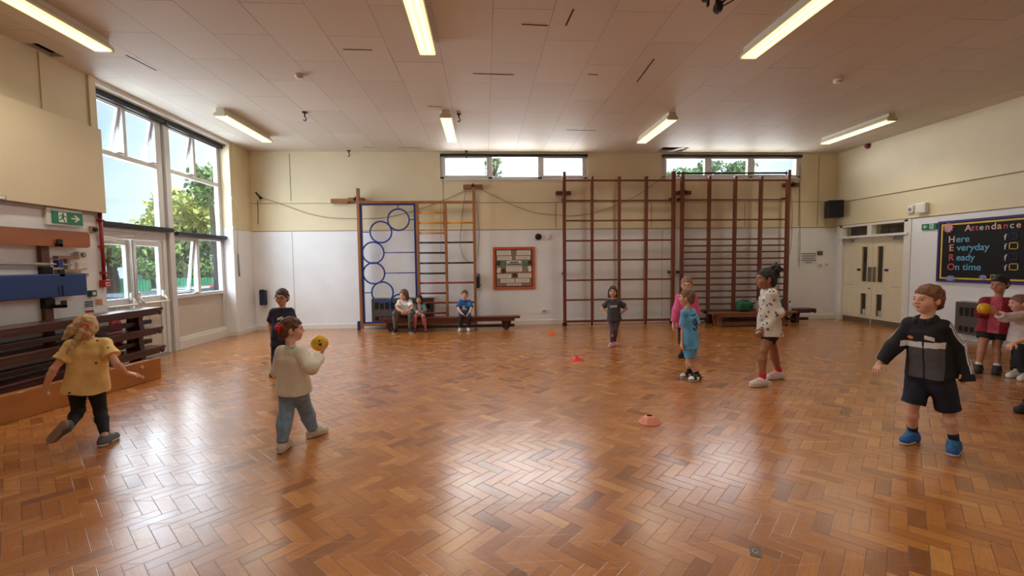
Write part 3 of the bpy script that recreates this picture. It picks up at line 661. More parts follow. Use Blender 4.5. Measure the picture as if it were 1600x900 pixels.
for px0, px1, py in ((87, 120, 401.5), (88, 123, 423)):
    A1, B1 = at(px0, py, 'x', XP + .03), at(px1, py + 1, 'x', XP + .03); c.box((XP, A1[1], B1[2] - .02), (XP + .06, B1[1], A1[2] + .014), TANW, .004)
A1, B1 = at(103, 404, 'x', XP + .03), at(109, 424, 'x', XP + .03); c.box((XP, A1[1], B1[2]), (XP + .045, B1[1], A1[2]), GREYP, .004)
tag(obj('wall_bracket', c), 'tan H-shaped wooden bracket on the left wall beside the grey pole', 'bracket')
def sign_on_left(px0, py0, px1, py1, d, mt, name, label, cat, x=XP, bev=.004):
    A1, B1 = at(px0, py0, 'x', x + d), at(px1, py1, 'x', x + d)
    return A1[1], B1[1], B1[2], A1[2]
# running man exit sign
y0, y1, z0, z1 = 5.63, 6.03, 2.005, 2.155
t = thing('exit_sign', 'green running man exit sign with white arrow on the left wall', 'exit sign', (XP + .03, 5.83, 1.99), 'exit signs')
c = MB(); c.box((XP, y0 - .06, z0 - .025), (XP + .035, y1 + .012, z1 + .03), WHITEP, .005); obj('housing', c, t)
c = MB(); c.box((XP + .035, y0, z0), (XP + .045, y1, z1), GREENS, .001); f = obj('sign_face', c, t)
def exit_marks(P, mt, mg):
    """P(u,v,d) -> world, u 0..1 across, v 0..1 up"""
    c = MB()
    def poly(pts, d=.0, m_=mt, th=.003):
        V = [P(u, v, d) for u, v in pts]; n_ = P(0, 0, th) - P(0, 0, 0); c.prism(V, n_, m_)
    poly([(.19, .12), (.44, .12), (.44, .92), (.19, .92)])
    g = .0032
    poly([(.33 + .035 * math.cos(a), .80 + .085 * math.sin(a)) for a in np.linspace(0, 6.28, 11)[:-1]], g, mg, .001)
    poly([(.27, .72), (.36, .72), (.35, .42), (.29, .40)], g, mg, .001)
    poly([(.35, .70), (.43, .60), (.415, .54), (.345, .60)], g, mg, .001); poly([(.28, .72), (.22, .55), (.205, .58), (.26, .74)], g, mg, .001)
    poly([(.31, .46), (.355, .40), (.40, .14), (.365, .14), (.33, .34), (.29, .42)], g, mg, .001); poly([(.29, .46), (.27, .30), (.20, .28), (.20, .36), (.25, .37), (.27, .46)], g, mg, .001)
    poly([(.60, .46), (.80, .46), (.80, .56), (.60, .56)]); poly([(.74, .80), (.90, .51), (.74, .22), (.70, .28), (.81, .51), (.70, .74)])
    return c
obj('exit_symbol', exit_marks(lambda u, v, d: np.array([XP + .045 + d, y0 + u * (y1 - y0), z0 + v * (z1 - z0)]), WHITEP, GREENS), f, fix=True)
# fittings on the left wall
def wallbox(name, label, cat, px0, py0, px1, py1, depth, mt, x=None, inner=None, group=None, sgn=1, bev=.006):
    x = XP if x is None else x
    A1, B1 = at(px0, py0, 'x', x + sgn * depth), at(px1, py1, 'x', x + sgn * depth)
    yA, yB_ = sorted((A1[1], B1[1])); zA, zB = sorted((A1[2], B1[2]))
    t = thing(name, label, cat, (x + sgn * depth / 2, (yA + yB_) / 2, zA), group)
    c = MB(); c.box((x, yA, zA), (x + sgn * depth, yB_, zB), mt, bev); obj('casing', c, t)
    if inner: inner(t, x + sgn * depth, yA, yB_, zA, zB, sgn)
    return t
def in_lens(mt, r=.4, h=.02):
    def f(t, x, a, b_, z0, z1, s):
        c = MB(); R_ = min(b_ - a, z1 - z0) * r; c.lathe((x, (a + b_) / 2, (z0 + z1) / 2), [(R_, 0), (R_, h), (R_ * .6, h * 1.3)], mt, 16, (s, 0, 0)); obj('lens', c, t)
    return f
def in_panel(mt, m_=.15, name='cover'):
    def f(t, x, a, b_, z0, z1, s):
        w, h = (b_ - a) * m_, (z1 - z0) * m_; c = MB(); c.box((x, a + w, z0 + h), (x + s * .005, b_ - w, z1 - h), mt, .001); obj(name, c, t)
    return f
wallbox('emergency_light', 'grey emergency light under the boxed casing at the left picture edge', 'emergency light', -12, 303, 11, 313, .10, GREYP, inner=in_panel(WHITEP, .15, 'diffuser'))
wallbox('wall_switch', 'small tan wall box with a dark knob on the left wall beside the red pipe', 'switch', 143, 353, 152, 364, .04, TANW, inner=in_lens(BLACK, .35, .03))
wallbox('junction_box', 'small white box with a round dial on the left wall right of the tan bracket', 'junction box', 123, 393, 136, 403, .06, WHITEP, inner=in_lens(GREYP, .38, .02))
wallbox('switch_plate', 'pale blank plate on the left wall below the white dial box', 'switch plate', 120, 410, 137, 420, .015, WHITEP, inner=in_panel(GLOSSWHITE, .1))
wallbox('break_glass_box', 'small green door release box on the left wall beside the blue pad', 'door release', 142, 454, 152, 463, .05, mat('dark_green_plastic', (20, 84, 62), .4), inner=in_panel(WHITEP, .25, 'break_glass'))
PAPERW = mat('white_paper', (226, 222, 214), .7, var=.02); INK = mat('printed_ink', (60, 62, 70), .7); SBLUE = mat('sign_blue', (34, 58, 130), .5); SREDM = mat('sign_red', (190, 44, 40), .5); SORG = mat('sign_orange', (206, 140, 84), .5)
t = wallbox('fire_notice', 'blue and red fire action notice on the left wall under the green box', 'notice', 132, 470, 147, 488, .004, PAPERW, bev=.0005)
A1, B1 = at(132, 470, 'x', XP + .004), at(147, 488, 'x', XP + .004); ya, yb_, za, zb = A1[1], B1[1], B1[2], A1[2]
c = MB()
for k in range(3): c.box((XP + .004, ya + .006, zb - .03 - .028 * k), (XP + .0055, yb_ - .006, zb - .012 - .028 * k), SBLUE)
c.box((XP + .004, ya + .006, za + .005), (XP + .0055, yb_ - .006, za + .035), SREDM); obj('printed_bands', c, t)
wallbox('safety_notice', 'small orange printed notice on the left wall beside the fire action notice', 'notice', 149, 467, 161, 476, .004, PAPERW, inner=in_panel(SORG, .12, 'printed_area'), bev=.0005)
wallbox('wall_label', 'small tan label on the left wall at the top right corner of the blue pad', 'label', 128, 427, 139, 431, .01, TANW, bev=.001)
# red pipe and call point
A1, B1 = at(150, 323, 'x', XP + .03), at(156, 452, 'x', XP + .03)
REDP = mat('red_conduit_paint', (150, 22, 20), .4)
b = MB(); yp = 6.31; b.tube([(XP + .03, yp, 2.2), (XP + .03, yp, 1.30)], .022, REDP, 12); t = thing('red_pipe', 'red painted conduit running down the left wall edge to the call point', 'pipe', (XP + .03, yp, 1.3)); obj('conduit', b, t)
for z in (2.1, 1.75, 1.4):
    b = MB(); b.box((XP, yp - .035, z - .012), (XP + .056, yp + .035, z + .012), REDP, .004); obj('clip', b, t)
t = thing('call_point', 'red fire alarm call point at the foot of the red conduit', 'fire alarm', (XP + .03, yp, 1.19))
b = MB(); b.box((XP, yp - .05, 1.2), (XP + .07, yp + .05, 1.30), RED, .006); obj('casing', b, t)
b = MB(); b.box((XP + .07, yp - .03, 1.215), (XP + .073, yp + .03, 1.265), PAPERW, .001); b.box((XP + .073, yp - .02, 1.23), (XP + .0745, yp + .02, 1.25), BLACK); obj('break_glass', b, t)
# fire extinguisher on the floor between stack and doors, its head showing through the benches
ex, ey = -5.02 + .0, 6.32
t = thing('fire_extinguisher', 'red fire extinguisher on the left wall behind the dark benches', 'fire extinguisher', (-5.3, 6.62, .30))
ex, ey = -5.30, 6.62
c = MB(); c.lathe((ex, ey, .30), [(.075, 0), (.082, .02), (.082, .34), (.07, .40), (.035, .43), (.03, .46)], RED, 24); obj('cylinder', c, t)
c = MB(); c.obox((ex, ey, .775), (.04, .05, .05), BLACK, None, .006); c.obox((ex + .0, ey + .06, .805), (.03, .16, .016), BLACK, None, .004); c.obox((ex, ey + .06, .78), (.03, .13, .012), BLACK, None, .004); obj('handle', c, t)
c = MB(); c.box((XW + .04, ey - .04, .45), (ex - .07, ey + .04, .53), DARKM, .004); obj('wall_hook', c, t)
# ================================================================ HOOP AND LADDER FRAME
FW = wood('orange_brown_frame_wood', (150, 96, 52), .42, .16, (1, 1, .15), 10, .1)
RW = wood('red_brown_frame_wood', (112, 56, 36), .42, .16, (1, 1, .15), 10, .1)
YF_ = 10.03
def pz(px, py, Y=YF_): return AY(px, py, Y)
t = thing('climbing_frame', 'orange wooden climbing frame with blue hoops and coloured ladder left of the notice board', 'climbing frame', (-1.5, YF_, 0), None)
d = .05
def bx(name, x0, x1, z0, z1, mt, parent, y=YF_, dy=.04, bev=.006):
    c = MB(); c.box((x0, y - dy, z0), (x1, y + dy, z1), mt, bev); return obj(name, c, parent)
bx('post', -2.80, -2.735, 0.02, 3.14, FW, t); bx('post', -.255, -.195, .02, 3.16, FW, t)
bx('top_rail', -2.735, -.255, 2.805, 2.86, FW, t); bx('bottom_rail', -2.735, -.255, .09, .145, FW, t)
bx('inner_post', -1.515, -1.455, .145, 2.805, FW, t); bx('inner_post', -.885, -.83, .145, 2.805, FW, t)
for x0, x1 in ((-2.735, -2.695), (-1.56, -1.52)): bx('blue_bar', x0, x1, .145, 2.805, BLUEF, t, dy=.03, bev=.004)
bx('blue_bar', -2.695, -1.56, .145, .175, BLUEF, t, dy=.03, bev=.004)
bx('blue_bar', -2.695, -1.56, 2.77, 2.805, BLUEF, t, dy=.03, bev=.004)
bx('foot_block', -2.86, -2.80, 0, .20, BLUEF, t, dy=.05)
HOOPB = mat('blue_hoop_enamel', (30, 56, 140), .35)
hoops = [(622.4, 343.3, 't', 'r'), (595.0, 362.7, 'l', None), (583.0, 395, 'r', None), (584.2, 427, 'r', None), (597.6, 457, 'l', None), (626, 476, None, None)]
for hx, hy, s1, s2 in hoops:
    p = pz(hx, hy); R_ = .235
    c = MB(); c.tube([(p[0] + R_ * math.cos(a), YF_, p[2] + R_ * math.sin(a)) for a in np.linspace(0, 2 * math.pi, 41)[:-1]], .018, HOOPB, 10, closed=True); hp = obj('hoop', c, t)
    for s in (s1, s2):
        if not s: continue
        c = MB()
        if s == 't': c.tube([(p[0], YF_, p[2] + R_), (p[0], YF_, 2.78)], .011, HOOPB, 8)
        if s == 'r': c.tube([(p[0] + R_, YF_, p[2]), (-1.55, YF_, p[2])], .011, HOOPB, 8)
        if s == 'l': c.tube([(p[0] - R_, YF_, p[2]), (-2.70, YF_, p[2])], .011, HOOPB, 8)
        obj('stay_bar', c, hp)
YEL = mat('yellow_rung_paint', (214, 142, 40), .4); GRB = mat('blackish_green_rung_paint', (28, 42, 36), .4); REDR = mat('red_rung_paint', (136, 32, 30), .4)
for k, py in enumerate((332, 348, 364, 379, 395, 411, 427, 442, 458, 473, 489)):
    z = pz(690, py)[2]; mt = YEL if k < 3 else GRB if k < 7 else REDR
    c = MB(); c.tube([(-1.46, YF_, z), (-.88, YF_, z)], .02, mt, 10); r_ = obj('rung', c, t)
    if k % 2 == 1:
        c = MB(); c.tube([(-.835, YF_, z), (-.25, YF_, z)], .02, mt, 10); obj('rung', c, t)
def cleat(px, py, label, w=.40, h=.075, mt=RW, Y=YB - .06, roller=True):
    p = AY(px, py, Y); tt = thing('wall_cleat', label, 'bracket', (p[0], YB - .06, p[2] - h / 2), 'wooden cleats holding the frames')
    c = MB(); c.box((p[0] - w / 2, YB - .12, p[2] - h / 2), (p[0] + w / 2, YB, p[2] + h / 2), mt, .008); obj('block', c, tt)
    if roller:
        c = MB(); c.lathe((p[0], YB - .20, p[2] + .0), [(.035, 0), (.04, .02), (.03, .04), (.03, .06), (.04, .08)], DARKM, 14, (0, 1, 0)); c.box((p[0] - .012, YB - .14, p[2] - .02), (p[0] + .012, YB - .115, p[2] + .07), DARKM, .003); obj('roller', c, tt)
    return tt
cleat(557, 312.5, 'brown wooden cleat at the top left corner of the hoop frame', .34, .09, FW)
cleat(739, 292, 'wide brown wooden cleat at the top of the ladder frame right post', .44, .095, FW)
cleat(880, 302, 'dark red cleat at the upper left of the left wall bars', .35, .085)
cleat(1068, 301.5, 'dark red cleat between the two sets of wall bars', .33, .085)
cleat(1236, 289, 'dark red cleat at the upper right corner of the right wall bars', .34, .09)
p = AY(531, 314.5, YB - .05); b = MB(); b.box((p[0] - .19, YB - .10, p[2] - .05), (p[0] + .19, YB, p[2] + .05), FW, .006); tag(obj('wooden_block', b), 'plain brown wooden block on the back wall left of the hoop frame', 'wooden block')
# ================================================================ WALL BARS
def wall_bars(label, posts, rails, zt, zb=.03, ext=None):
    tt = thing('wall_bars', label, 'wall bars', ((posts[0] + posts[-1]) / 2, YF_, 0), 'wooden wall bars on the back wall')
    for k, x in enumerate(posts):
        w = .034 if k in (0, len(posts) - 1) else .028
        top = zt + (.10 if k == 0 else .0) + (ext if ext and k == len(posts) - 1 else 0)
        bx('post', x - w, x + w, zb if k in (0, len(posts) - 1) else .08, top, RW, tt, dy=.045)
    for z in rails:
        c = MB(); c.box((posts[0] + .03, YF_ - .018, z - .019), (posts[-1] - .03, YF_ + .018, z + .019), RW, .009); obj('rail', c, tt)
    bx('bottom_rail', posts[0] + .034, posts[-1] - .034, .075, .12, RW, tt, dy=.04)
    for x in (posts[0] * .75 + posts[-1] * .25, posts[0] * .25 + posts[-1] * .75):
        bx('foot', x - .02, x + .02, 0, .08, DARKM, tt, dy=.02, bev=.003)
    for x in (posts[0], posts[-1]):
        bx('floor_shoe', x - .045, x + .045, 0, .07, DARKM, tt, dy=.055, bev=.004)
    for z in (2.9, 1.2):
        for x in (posts[0], posts[-1]):
            c = MB(); c.box((x - .02, YF_ + .045, z - .03), (x + .02, YB, z + .03), DARKM, .003); obj('wall_stay', c, tt)
    return tt
r1 = [pz(960, y)[2] for y in (282, 313.5, 344.5, 375.7, 406, 437, 467.7)]
wall_bars('left set of tall red-brown wall bars with large open squares', (1.82, 2.46, 3.09, 3.72, 4.36), r1, 3.40, ext=.12)
r2 = [pz(1147, 220 + v / 3)[2] for v in (185, 277, 370, 461, 491, 521, 552, 582, 612, 643, 673, 703, 733, 763, 793)]
wall_bars('right set of red-brown wall bars with closely spaced rails in its lower half', (4.57, 5.21, 5.83, 6.45, 7.11), r2, 3.41, ext=.14)
p0, p1 = AY(1056, 271, YF_), AY(1229, 270.5, YF_)
b = MB(); b.tube([(p0[0], YF_ - .02, p0[2]), (p1[0], YF_ - .02, p1[2])], .022, DARKM, 12); t = thing('metal_bar', 'dark metal bar across the top of the right wall bars below the window', 'bar', ((p0[0] + p1[0]) / 2, YF_, p0[2] - .02)); obj('bar', b, t)
for x, zt in ((p0[0] + .05, p0[2]), (p1[0] - .03, p1[2])):
    b = MB(); b.box((x - .012, YF_ - .05, 3.40), (x + .012, YF_ + .01, zt + .05), DARKM, .003); obj('hook', b, t)
# ropes and cords on the back wall
ROPE = mat('grey_brown_rope', (146, 124, 98), .8, var=.2, scale=60); CORD = mat('thin_grey_cord', (120, 112, 102), .7)
def rope(label, pts, r=.006, mt=ROPE, n=24, name='rope', y=YB - .03):
    P = [AY(px, py, y) for px, py in pts]
    out = []
    for i in range(len(P) - 1):                          # Catmull-Rom through the points
        a0 = P[max(i - 1, 0)]; a1, a2 = P[i], P[i + 1]; a3 = P[min(i + 2, len(P) - 1)]
        for s in np.linspace(0, 1, n // 2, endpoint=False):
            out.append(.5 * ((2 * a1) + (-a0 + a2) * s + (2 * a0 - 5 * a1 + 4 * a2 - a3) * s * s + (-a0 + 3 * a1 - 3 * a2 + a3) * s ** 3))
    out.append(P[-1]); b = MB(); b.tube(out, r, mt, 6); return tag(obj(name, b), label, 'rope', 'ropes on the back wall')
rope('long slack rope across the back wall from the left hook to the ladder frame cleat', [(404, 307), (440, 319), (480, 333), (515, 340), (560, 341.5), (600, 340), (640, 331), (680, 318), (715, 303), (727, 296)])
rope('slack rope sagging between the ladder frame cleat and the left wall bars', [(752, 296), (780, 310), (810, 324), (840, 333), (870, 336), (895, 337), (930, 332), (960, 322), (990, 308), (1025, 285), (1045, 268)])
rope('thin cord looping down beside the right post of the ladder frame', [(742, 300), (746, 330), (749, 365), (747, 390), (743, 410)], .005, CORD)
rope('thin cord looping inside the upper bay of the ladder frame', [(728, 297), (724, 320), (721, 350), (719, 380), (724, 400), (733, 410)], .005, CORD)
rope('thin cord hanging from the right wall bars cleat', [(1236, 296), (1238, 330), (1237, 370), (1234, 398)], .005, CORD)
rope('thin vertical cord on the back wall to the small toggle by the paper notice', [(1250, 282), (1250, 340), (1250, 398), (1248, 418)], .005, CORD)
rope('thin vertical cord with a small toggle behind the ladder rungs', [(688, 318), (689, 360), (689, 404)], .004, CORD)
rope('short dark cord hanging from the hook near the back left corner', [(402, 313), (403, 330), (403, 350)], .007, mat('dark_cord', (60, 50, 42), .8))
c0 = [at(u, v, 'x', XL + .01) for u, v in ((358, 300), (366, 318), (371, 345), (372, 400), (374, 432))]
b = MB(); b.tube(c0, .006, mat('white_cord', (214, 208, 198), .6), 6); t = thing('blind_cord', 'pale cord hanging down the pier right of the tall window with a thin grey toggle', 'cord', c0[-1]); obj('cord', b, t)
b = MB(); b.tube([c0[3] + (.004, 0, .05), c0[4] + (.004, 0, 0)], .013, GREYP, 8); obj('toggle', b, t)
p = AY(404, 307, YB - .05); t = thing('rope_hook', 'dark angled hook near the back left corner holding the long rope', 'hook', (p[0], YB - .05, p[2] - .06))
c = MB(); c.tube([(p[0] - .07, YB - .02, p[2] + .09), (p[0] + .05, YB - .08, p[2] - .03)], .018, RUST, 8); obj('arm', c, t); c = MB(); c.lathe((p[0] + .05, YB - .08, p[2] - .03), [(.035, -.02), (.04, 0), (.035, .02)], RUST, 12, (1, 0, .4)); obj('pulley_wheel', c, t)
# ================================================================ BACK WALL FITTINGS
def backbox(name, label, cat, px0, py0, px1, py1, depth, mt, inner=None, bev=.006, group=None):
    A1, B1 = AY(px0, py0, YB - depth), AY(px1, py1, YB - depth); x0, x1 = A1[0], B1[0]; z1, z0 = A1[2], B1[2]
    t = thing(name, label, cat, ((x0 + x1) / 2, YB - depth / 2, z0), group); c = MB(); c.box((x0, YB - depth, z0), (x1, YB, z1), mt, bev); obj('casing', c, t)
    if inner: inner(t, x0, x1, z0, z1, YB - depth)
    return t
def b_top(mt):
    def f(t, x0, x1, z0, z1, y):
        c = MB(); c.box((x0 + .02, y - .012, z1 - .06), (x1 - .02, y + .05, z1 + .02), mt, .006); obj('lid', c, t)
        c = MB(); c.box((x1 - .01, y + .02, z0 + .05), (x1 + .03, y + .06, z0 + .09), mt, .006); obj('catch', c, t)
    return f
backbox('winch_box', 'dark blue winch box on the back wall in the left corner', 'winch box', 404.5, 454, 414, 477, .12, NAVYB, b_top(BLACK), group='dark blue winch boxes')
backbox('winch_box', 'dark blue winch box beside the right post of the ladder frame', 'winch box', 742, 428, 749.5, 450, .13, NAVYB, b_top(GREYP), group='dark blue winch boxes')
def b_panel(mt, m_=.18, name='cover'):
    def f(t, x0, x1, z0, z1, y):
        c = MB(); w, h = (x1 - x0) * m_, (z1 - z0) * m_; c.box((x0 + w, y - .004, z0 + h), (x1 - w, y, z1 - h), mt, .001); obj(name, c, t)
    return f
backbox('wall_socket', 'white double power socket low on the back wall right of the seated children', 'socket', 845, 483, 856, 489, .015, WHITEP, b_panel(GREYP, .25, 'socket_face'), .003)
backbox('switch_plate', 'white blank plate on the back wall beside the round black sensor', 'switch plate', 853, 366, 860, 374, .015, WHITEP, b_panel(GLOSSWHITE, .15), .003)
p = AY(841, 370, YB); t = thing('wall_sensor', 'round black sensor on the back wall above the notice board', 'sensor', (p[0], YB - .03, p[2] - .07))
c = MB(); c.lathe((p[0], YB, p[2]), [(.075, 0), (.075, .02), (.068, .035)], BLACK, 24, (0, -1, 0)); obj('base', c, t); c = MB(); c.lathe((p[0], YB - .035, p[2]), [(.05, 0), (.045, .03), (.025, .045), (.001, .05)], DARKM, 24, (0, -1, 0)); obj('lens', c, t)
t = backbox('paper_notice', 'white paper notice with dark print on the back wall right of the wall bars', 'notice', 1251, 395, 1276, 413, .004, PAPERW, bev=.0005)
A1, B1 = AY(1251, 395, YB - .004), AY(1276, 413, YB - .004)
c = MB()
for k, (a_, e_) in enumerate(((.06, .94), (.06, .94), (.10, .90), (.06, .94), (.3, .7))):
    z = A1[2] - (.09 + .18 * k) * (A1[2] - B1[2]); c.box((A1[0] + a_ * (B1[0] - A1[0]), YB - .0055, z - .012), (A1[0] + e_ * (B1[0] - A1[0]), YB - .004, z + .006), SBLUE if k < 2 else INK)
obj('printed_lines', c, t)
backbox('light_switch', 'small dark switch on the back wall above the pale switch plates by the doors', 'switch', 1278.5, 392.5, 1285.5, 398, .03, mat('dark_bronze_plastic', (74, 58, 44), .45), b_panel(GREYP, .3, 'rocker'), .003)
backbox('switch_plate', 'wide pale double switch plate on the back wall below the small dark switch', 'switch plate', 1277, 412, 1286, 417, .012, WHITEP, b_panel(GREYP, .3, 'rocker'), .002)
backbox('switch_plate', 'narrow pale switch plate on the back wall nearest the double doors', 'switch plate', 1288.5, 411, 1294.5, 416, .012, WHITEP, b_panel(GREYP, .3, 'rocker'), .002)
# loudspeaker across the right corner
p = AY(1311, 327, YB - .28); t = thing('loudspeaker', 'black loudspeaker high in the back right corner over the double doors', 'loudspeaker', (p[0], YB - .22, p[2] - .2))
a = -.35; ax = [np.array([math.cos(a), math.sin(a), 0]), np.array([-math.sin(a), math.cos(a), 0]), np.array([0, 0, 1.0])]
cx = np.array([XR - .27, YB - .25, p[2] + .005]); c = MB(); c.obox(cx, (.31, .26, .40), BLACK, ax, .012); obj('cabinet', c, t)
c = MB(); c.obox(cx - ax[1] * .133, (.28, .012, .37), mat('black_speaker_grille', (14, 14, 16), .8, bump=.4, bscale=200), ax, .004); obj('grille', c, t)
c = MB(); c.tube([tuple(cx + ax[1] * .12), (XR - .02, YB - .02, p[2])], .02, DARKM, 8); obj('bracket', c, t)
# fan convectors
CONV = mat('grey_brown_convector_casing', (92, 86, 80), .5, metal=.2); SLOT = mat('black_slot', (18, 16, 16), .8)
def convector(label, P, w, z0, z1, n=11):
    """P(u, d, z): u along the wall, d out of it"""
    c0 = P(w / 2, .09, z0); t = thing('heater', label, 'heater', c0, 'grey wall heaters')
    def pb(name, u0, u1, d0, d1, za, zb, mt, par, bev=.004):
        q = MB(); a_, e_ = P(u0, d0, za), P(u1, d1, zb); q.box(a_, e_, mt, bev); return obj(name, q, par)
    cs = pb('casing', 0, w, 0, .16, z0, z1, CONV, t, .01)
    q = MB()
    for k in range(n):
        u = .06 + (w - .12) * (k + .5) / n; a_, e_ = P(u - (w - .12) / n * .36, .16, z1 - .24), P(u + (w - .12) / n * .36, .163, z1 - .09); q.box(a_, e_, SLOT)
    obj('upper_grille', q, t); q = MB()
    for k in range(n):
        u = .06 + (w - .12) * (k + .5) / n
        a_, e_ = P(u - (w - .12) / n * .36, .16, z0 + .05), P(u + (w - .12) / n * .36, .163, z0 + .14); q.box(a_, e_, SLOT)
    obj('lower_grille', q, t)
    q = MB(); a_, e_ = P(-.035, 0, z1), P(w + .035, .03, z1 + .035); q.box(a_, e_, GLOSSWHITE, .004)
    a_, e_ = P(w, 0, z0), P(w + .035, .03, z1); q.box(a_, e_, GLOSSWHITE, .004); a_, e_ = P(-.035, 0, z0), P(0, .03, z1); q.box(a_, e_, GLOSSWHITE, .004); obj('surround', q, t)
A1, B1 = AY(580, 467, YB - .16), AY(678, 504, YB - .16)
convector('grey louvred heater on the back wall behind the two seated children', lambda u, d, z: (A1[0] + u, YB - d, z), B1[0] - A1[0], SBASE + .03, A1[2])
A2, B2 = at(1493, 471, 'x', XR - .16), at(1493, 524, 'x', XR - .16)
convector('grey louvred heater on the right wall behind the child in the red cardigan', lambda u, d, z: (XR - d, A2[1] - u, z), 1.1, SBASE + .01, A2[2])
# ================================================================ SMALL NOTICE BOARD
A1, B1 = AY(770, 387, YB), AY(835, 450.5, YB); x0, x1, z1, z0 = A1[0] + .01, B1[0], A1[2], B1[2]
t = thing('notice_board', 'square notice board with orange border and white paper slips on the back wall', 'notice board', ((x0 + x1) / 2, YB - .02, z0))
HESS = mat('brown_hessian_board', (150, 122, 98), .85, var=.1, scale=60, bump=.2, bscale=200); TERR = mat('orange_border_paper', (196, 92, 58), .6, var=.1); DKB = mat('dark_maroon_edge', (66, 28, 24), .6)
c = MB(); c.box((x0, YB - .02, z0), (x1, YB, z1), HESS, .003); obj('backing', c, t)
c = MB(); f = .045
for lo, hi in (((x0 - .01, z0 - .01), (x1 + .01, z0 + f)), ((x0 - .01, z1 - f), (x1 + .01, z1 + .01)), ((x0 - .01, z0 + f), (x0 + f, z1 - f)), ((x1 - f, z0 + f), (x1 + .01, z1 - f))): c.box((lo[0], YB - .03, lo[1]), (hi[0], YB - .018, hi[1]), TERR, .002)
obj('border', c, t)
c = MB()
for lo, hi in (((x0 + f, z0 + f), (x1 - f, z0 + f + .018)), ((x0 + f, z1 - f - .018), (x1 - f, z1 - f)), ((x0 + f, z0 + f), (x0 + f + .022, z1 - f)), ((x1 - f - .022, z0 + f), (x1 - f, z1 - f))): c.box((lo[0], YB - .026, lo[1]), (hi[0], YB - .018, hi[1]), DKB)
obj('inner_edge', c, t)
def bp(u, v): return x0 + (u - 120) / (830 - 120) * (x1 - x0), z1 - (v - 70) / (800 - 70) * (z1 - z0)
TEAL = mat('teal_picture', (60, 140, 118), .6, var=.3, scale=30); CHAR = mat('charcoal_picture', (60, 58, 56), .6, var=.4, scale=40); GREYPIC = mat('grey_picture', (138, 132, 128), .6, var=.3, scale=30)
for k, (u0, v0, u1, v1) in enumerate(((178, 120, 425, 205), (525, 115, 765, 205), (190, 222, 435, 290), (512, 222, 755, 282), (340, 400, 615, 495), (180, 540, 425, 610), (548, 530, 785, 608), (240, 622, 480, 692), (500, 620, 742, 690), (350, 705, 598, 745))):
    (a_, za), (e_, zb_) = bp(u0, v0), bp(u1, v1); c = MB(); c.box((a_, YB - .024, zb_), (e_, YB - .02, za), PAPERW); pp = obj('paper_slip', c, t)
    c = MB()
    for q in range(3):
        zz = za - (q + .7) * (za - zb_) / 3.6; c.box((a_ + .02, YB - .0246, zz - .004), (e_ - .02 - .03 * (q == 2), YB - .024, zz + .003), GREYPIC)
    obj('printed_lines', c, pp)
(a_, za), (e_, zb_) = bp(350, 305), bp(605, 385); c = MB(); c.box((a_, YB - .024, zb_), (e_, YB - .02, za), PAPERW); pp = obj('title_slip', c, t)
c = MB(); c.box((a_ + .07, YB - .025, za - .05), (e_ - .07, YB - .024, za - .022), INK); c.box((a_ + .01, YB - .025, zb_ + .012), (e_ - .01, YB - .024, zb_ + .04), INK); obj('printed_lines', c, pp)
for (u, v, w, h, mt, rot) in ((207, 345, 65, 80, CHAR, .15), (290, 355, 80, 75, TEAL, -.2), (210, 470, 60, 85, PAPERW, .3), (293, 480, 70, 80, CHAR, -.25), (675, 350, 80, 70, TEAL, .1), (752, 340, 65, 75, CHAR, -.1), (660, 470, 60, 80, GREYPIC, .15), (750, 450, 60, 90, PAPERW, -.2), (487, 560, 75, 70, CHAR, 0)):
    X_, Z_ = bp(u, v); sx = (x1 - x0) / 710; R3 = Matrix.Rotation(rot, 3, 'Y'); c = MB(); c.obox((X_, YB - .022, Z_), (w * sx, .004, h * sx), mt, [R3.col[0], R3.col[1], R3.col[2]]); obj('picture_card', c, t)
# ================================================================ ATTENDANCE BOARD (right wall)
yA, yB2, zA, zB = 7.82, 5.2, 1.02, 2.14
BP = mat('black_backing_paper', (16, 16, 20), .8); PURP = mat('purple_board_edging', (60, 48, 120), .55, var=.15, scale=12); YELB = mat('yellow_border_paper', (220, 190, 80), .6)
t = thing('display_board', 'large black attendance display board with blue and yellow border on the right wall', 'display board', (XR - .02, (yA + yB2) / 2, zA))
c = MB(); c.box((XR - .02, yB2, zA), (XR, yA, zB), BP); obj('backing', c, t)
def ring(name, m0, m1, d0, d1, mt):
    c = MB()
    for lo, hi in (((yB2 + m0, zA + m0), (yA - m0, zA + m1)), ((yB2 + m0, zB - m1), (yA - m0, zB - m0)), ((yB2 + m0, zA + m1), (yB2 + m1, zB - m1)), ((yA - m1, zA + m1), (yA - m0, zB - m1))): c.box((XR - d1, lo[0], lo[1]), (XR - d0, hi[0], hi[1]), mt, .001)
    obj(name, c, t)
ring('edging', 0, .04, 0, .035, PURP); ring('border', .055, .085, .02, .025, YELB)
LB = mat('sky_blue_lettering', (108, 176, 216), .6); LP = mat('pink_white_lettering', (222, 186, 190), .6); LR = mat('red_lettering', (206, 92, 96), .6); LO = mat('orange_cream_lettering', (228, 176, 130), .6); LG = mat('grey_white_lettering', (200, 198, 204), .6); DB = mat('dark_blue_card', (34, 40, 92), .6)
def bpix(px, py): q = at(px, py, 'x', XR - .021); return q
def lett(txt, px, py, size, mt, bold=.006):
    p = bpix(px, py); o = obj('lettering', text_mesh(txt, size, mt, (XR - .024, p[1], p[2]), (0, -1, 0), (0, 0, 1), .004, bold * .4), t); return o
p0_ = bpix(1508, 361)
x_ = 0
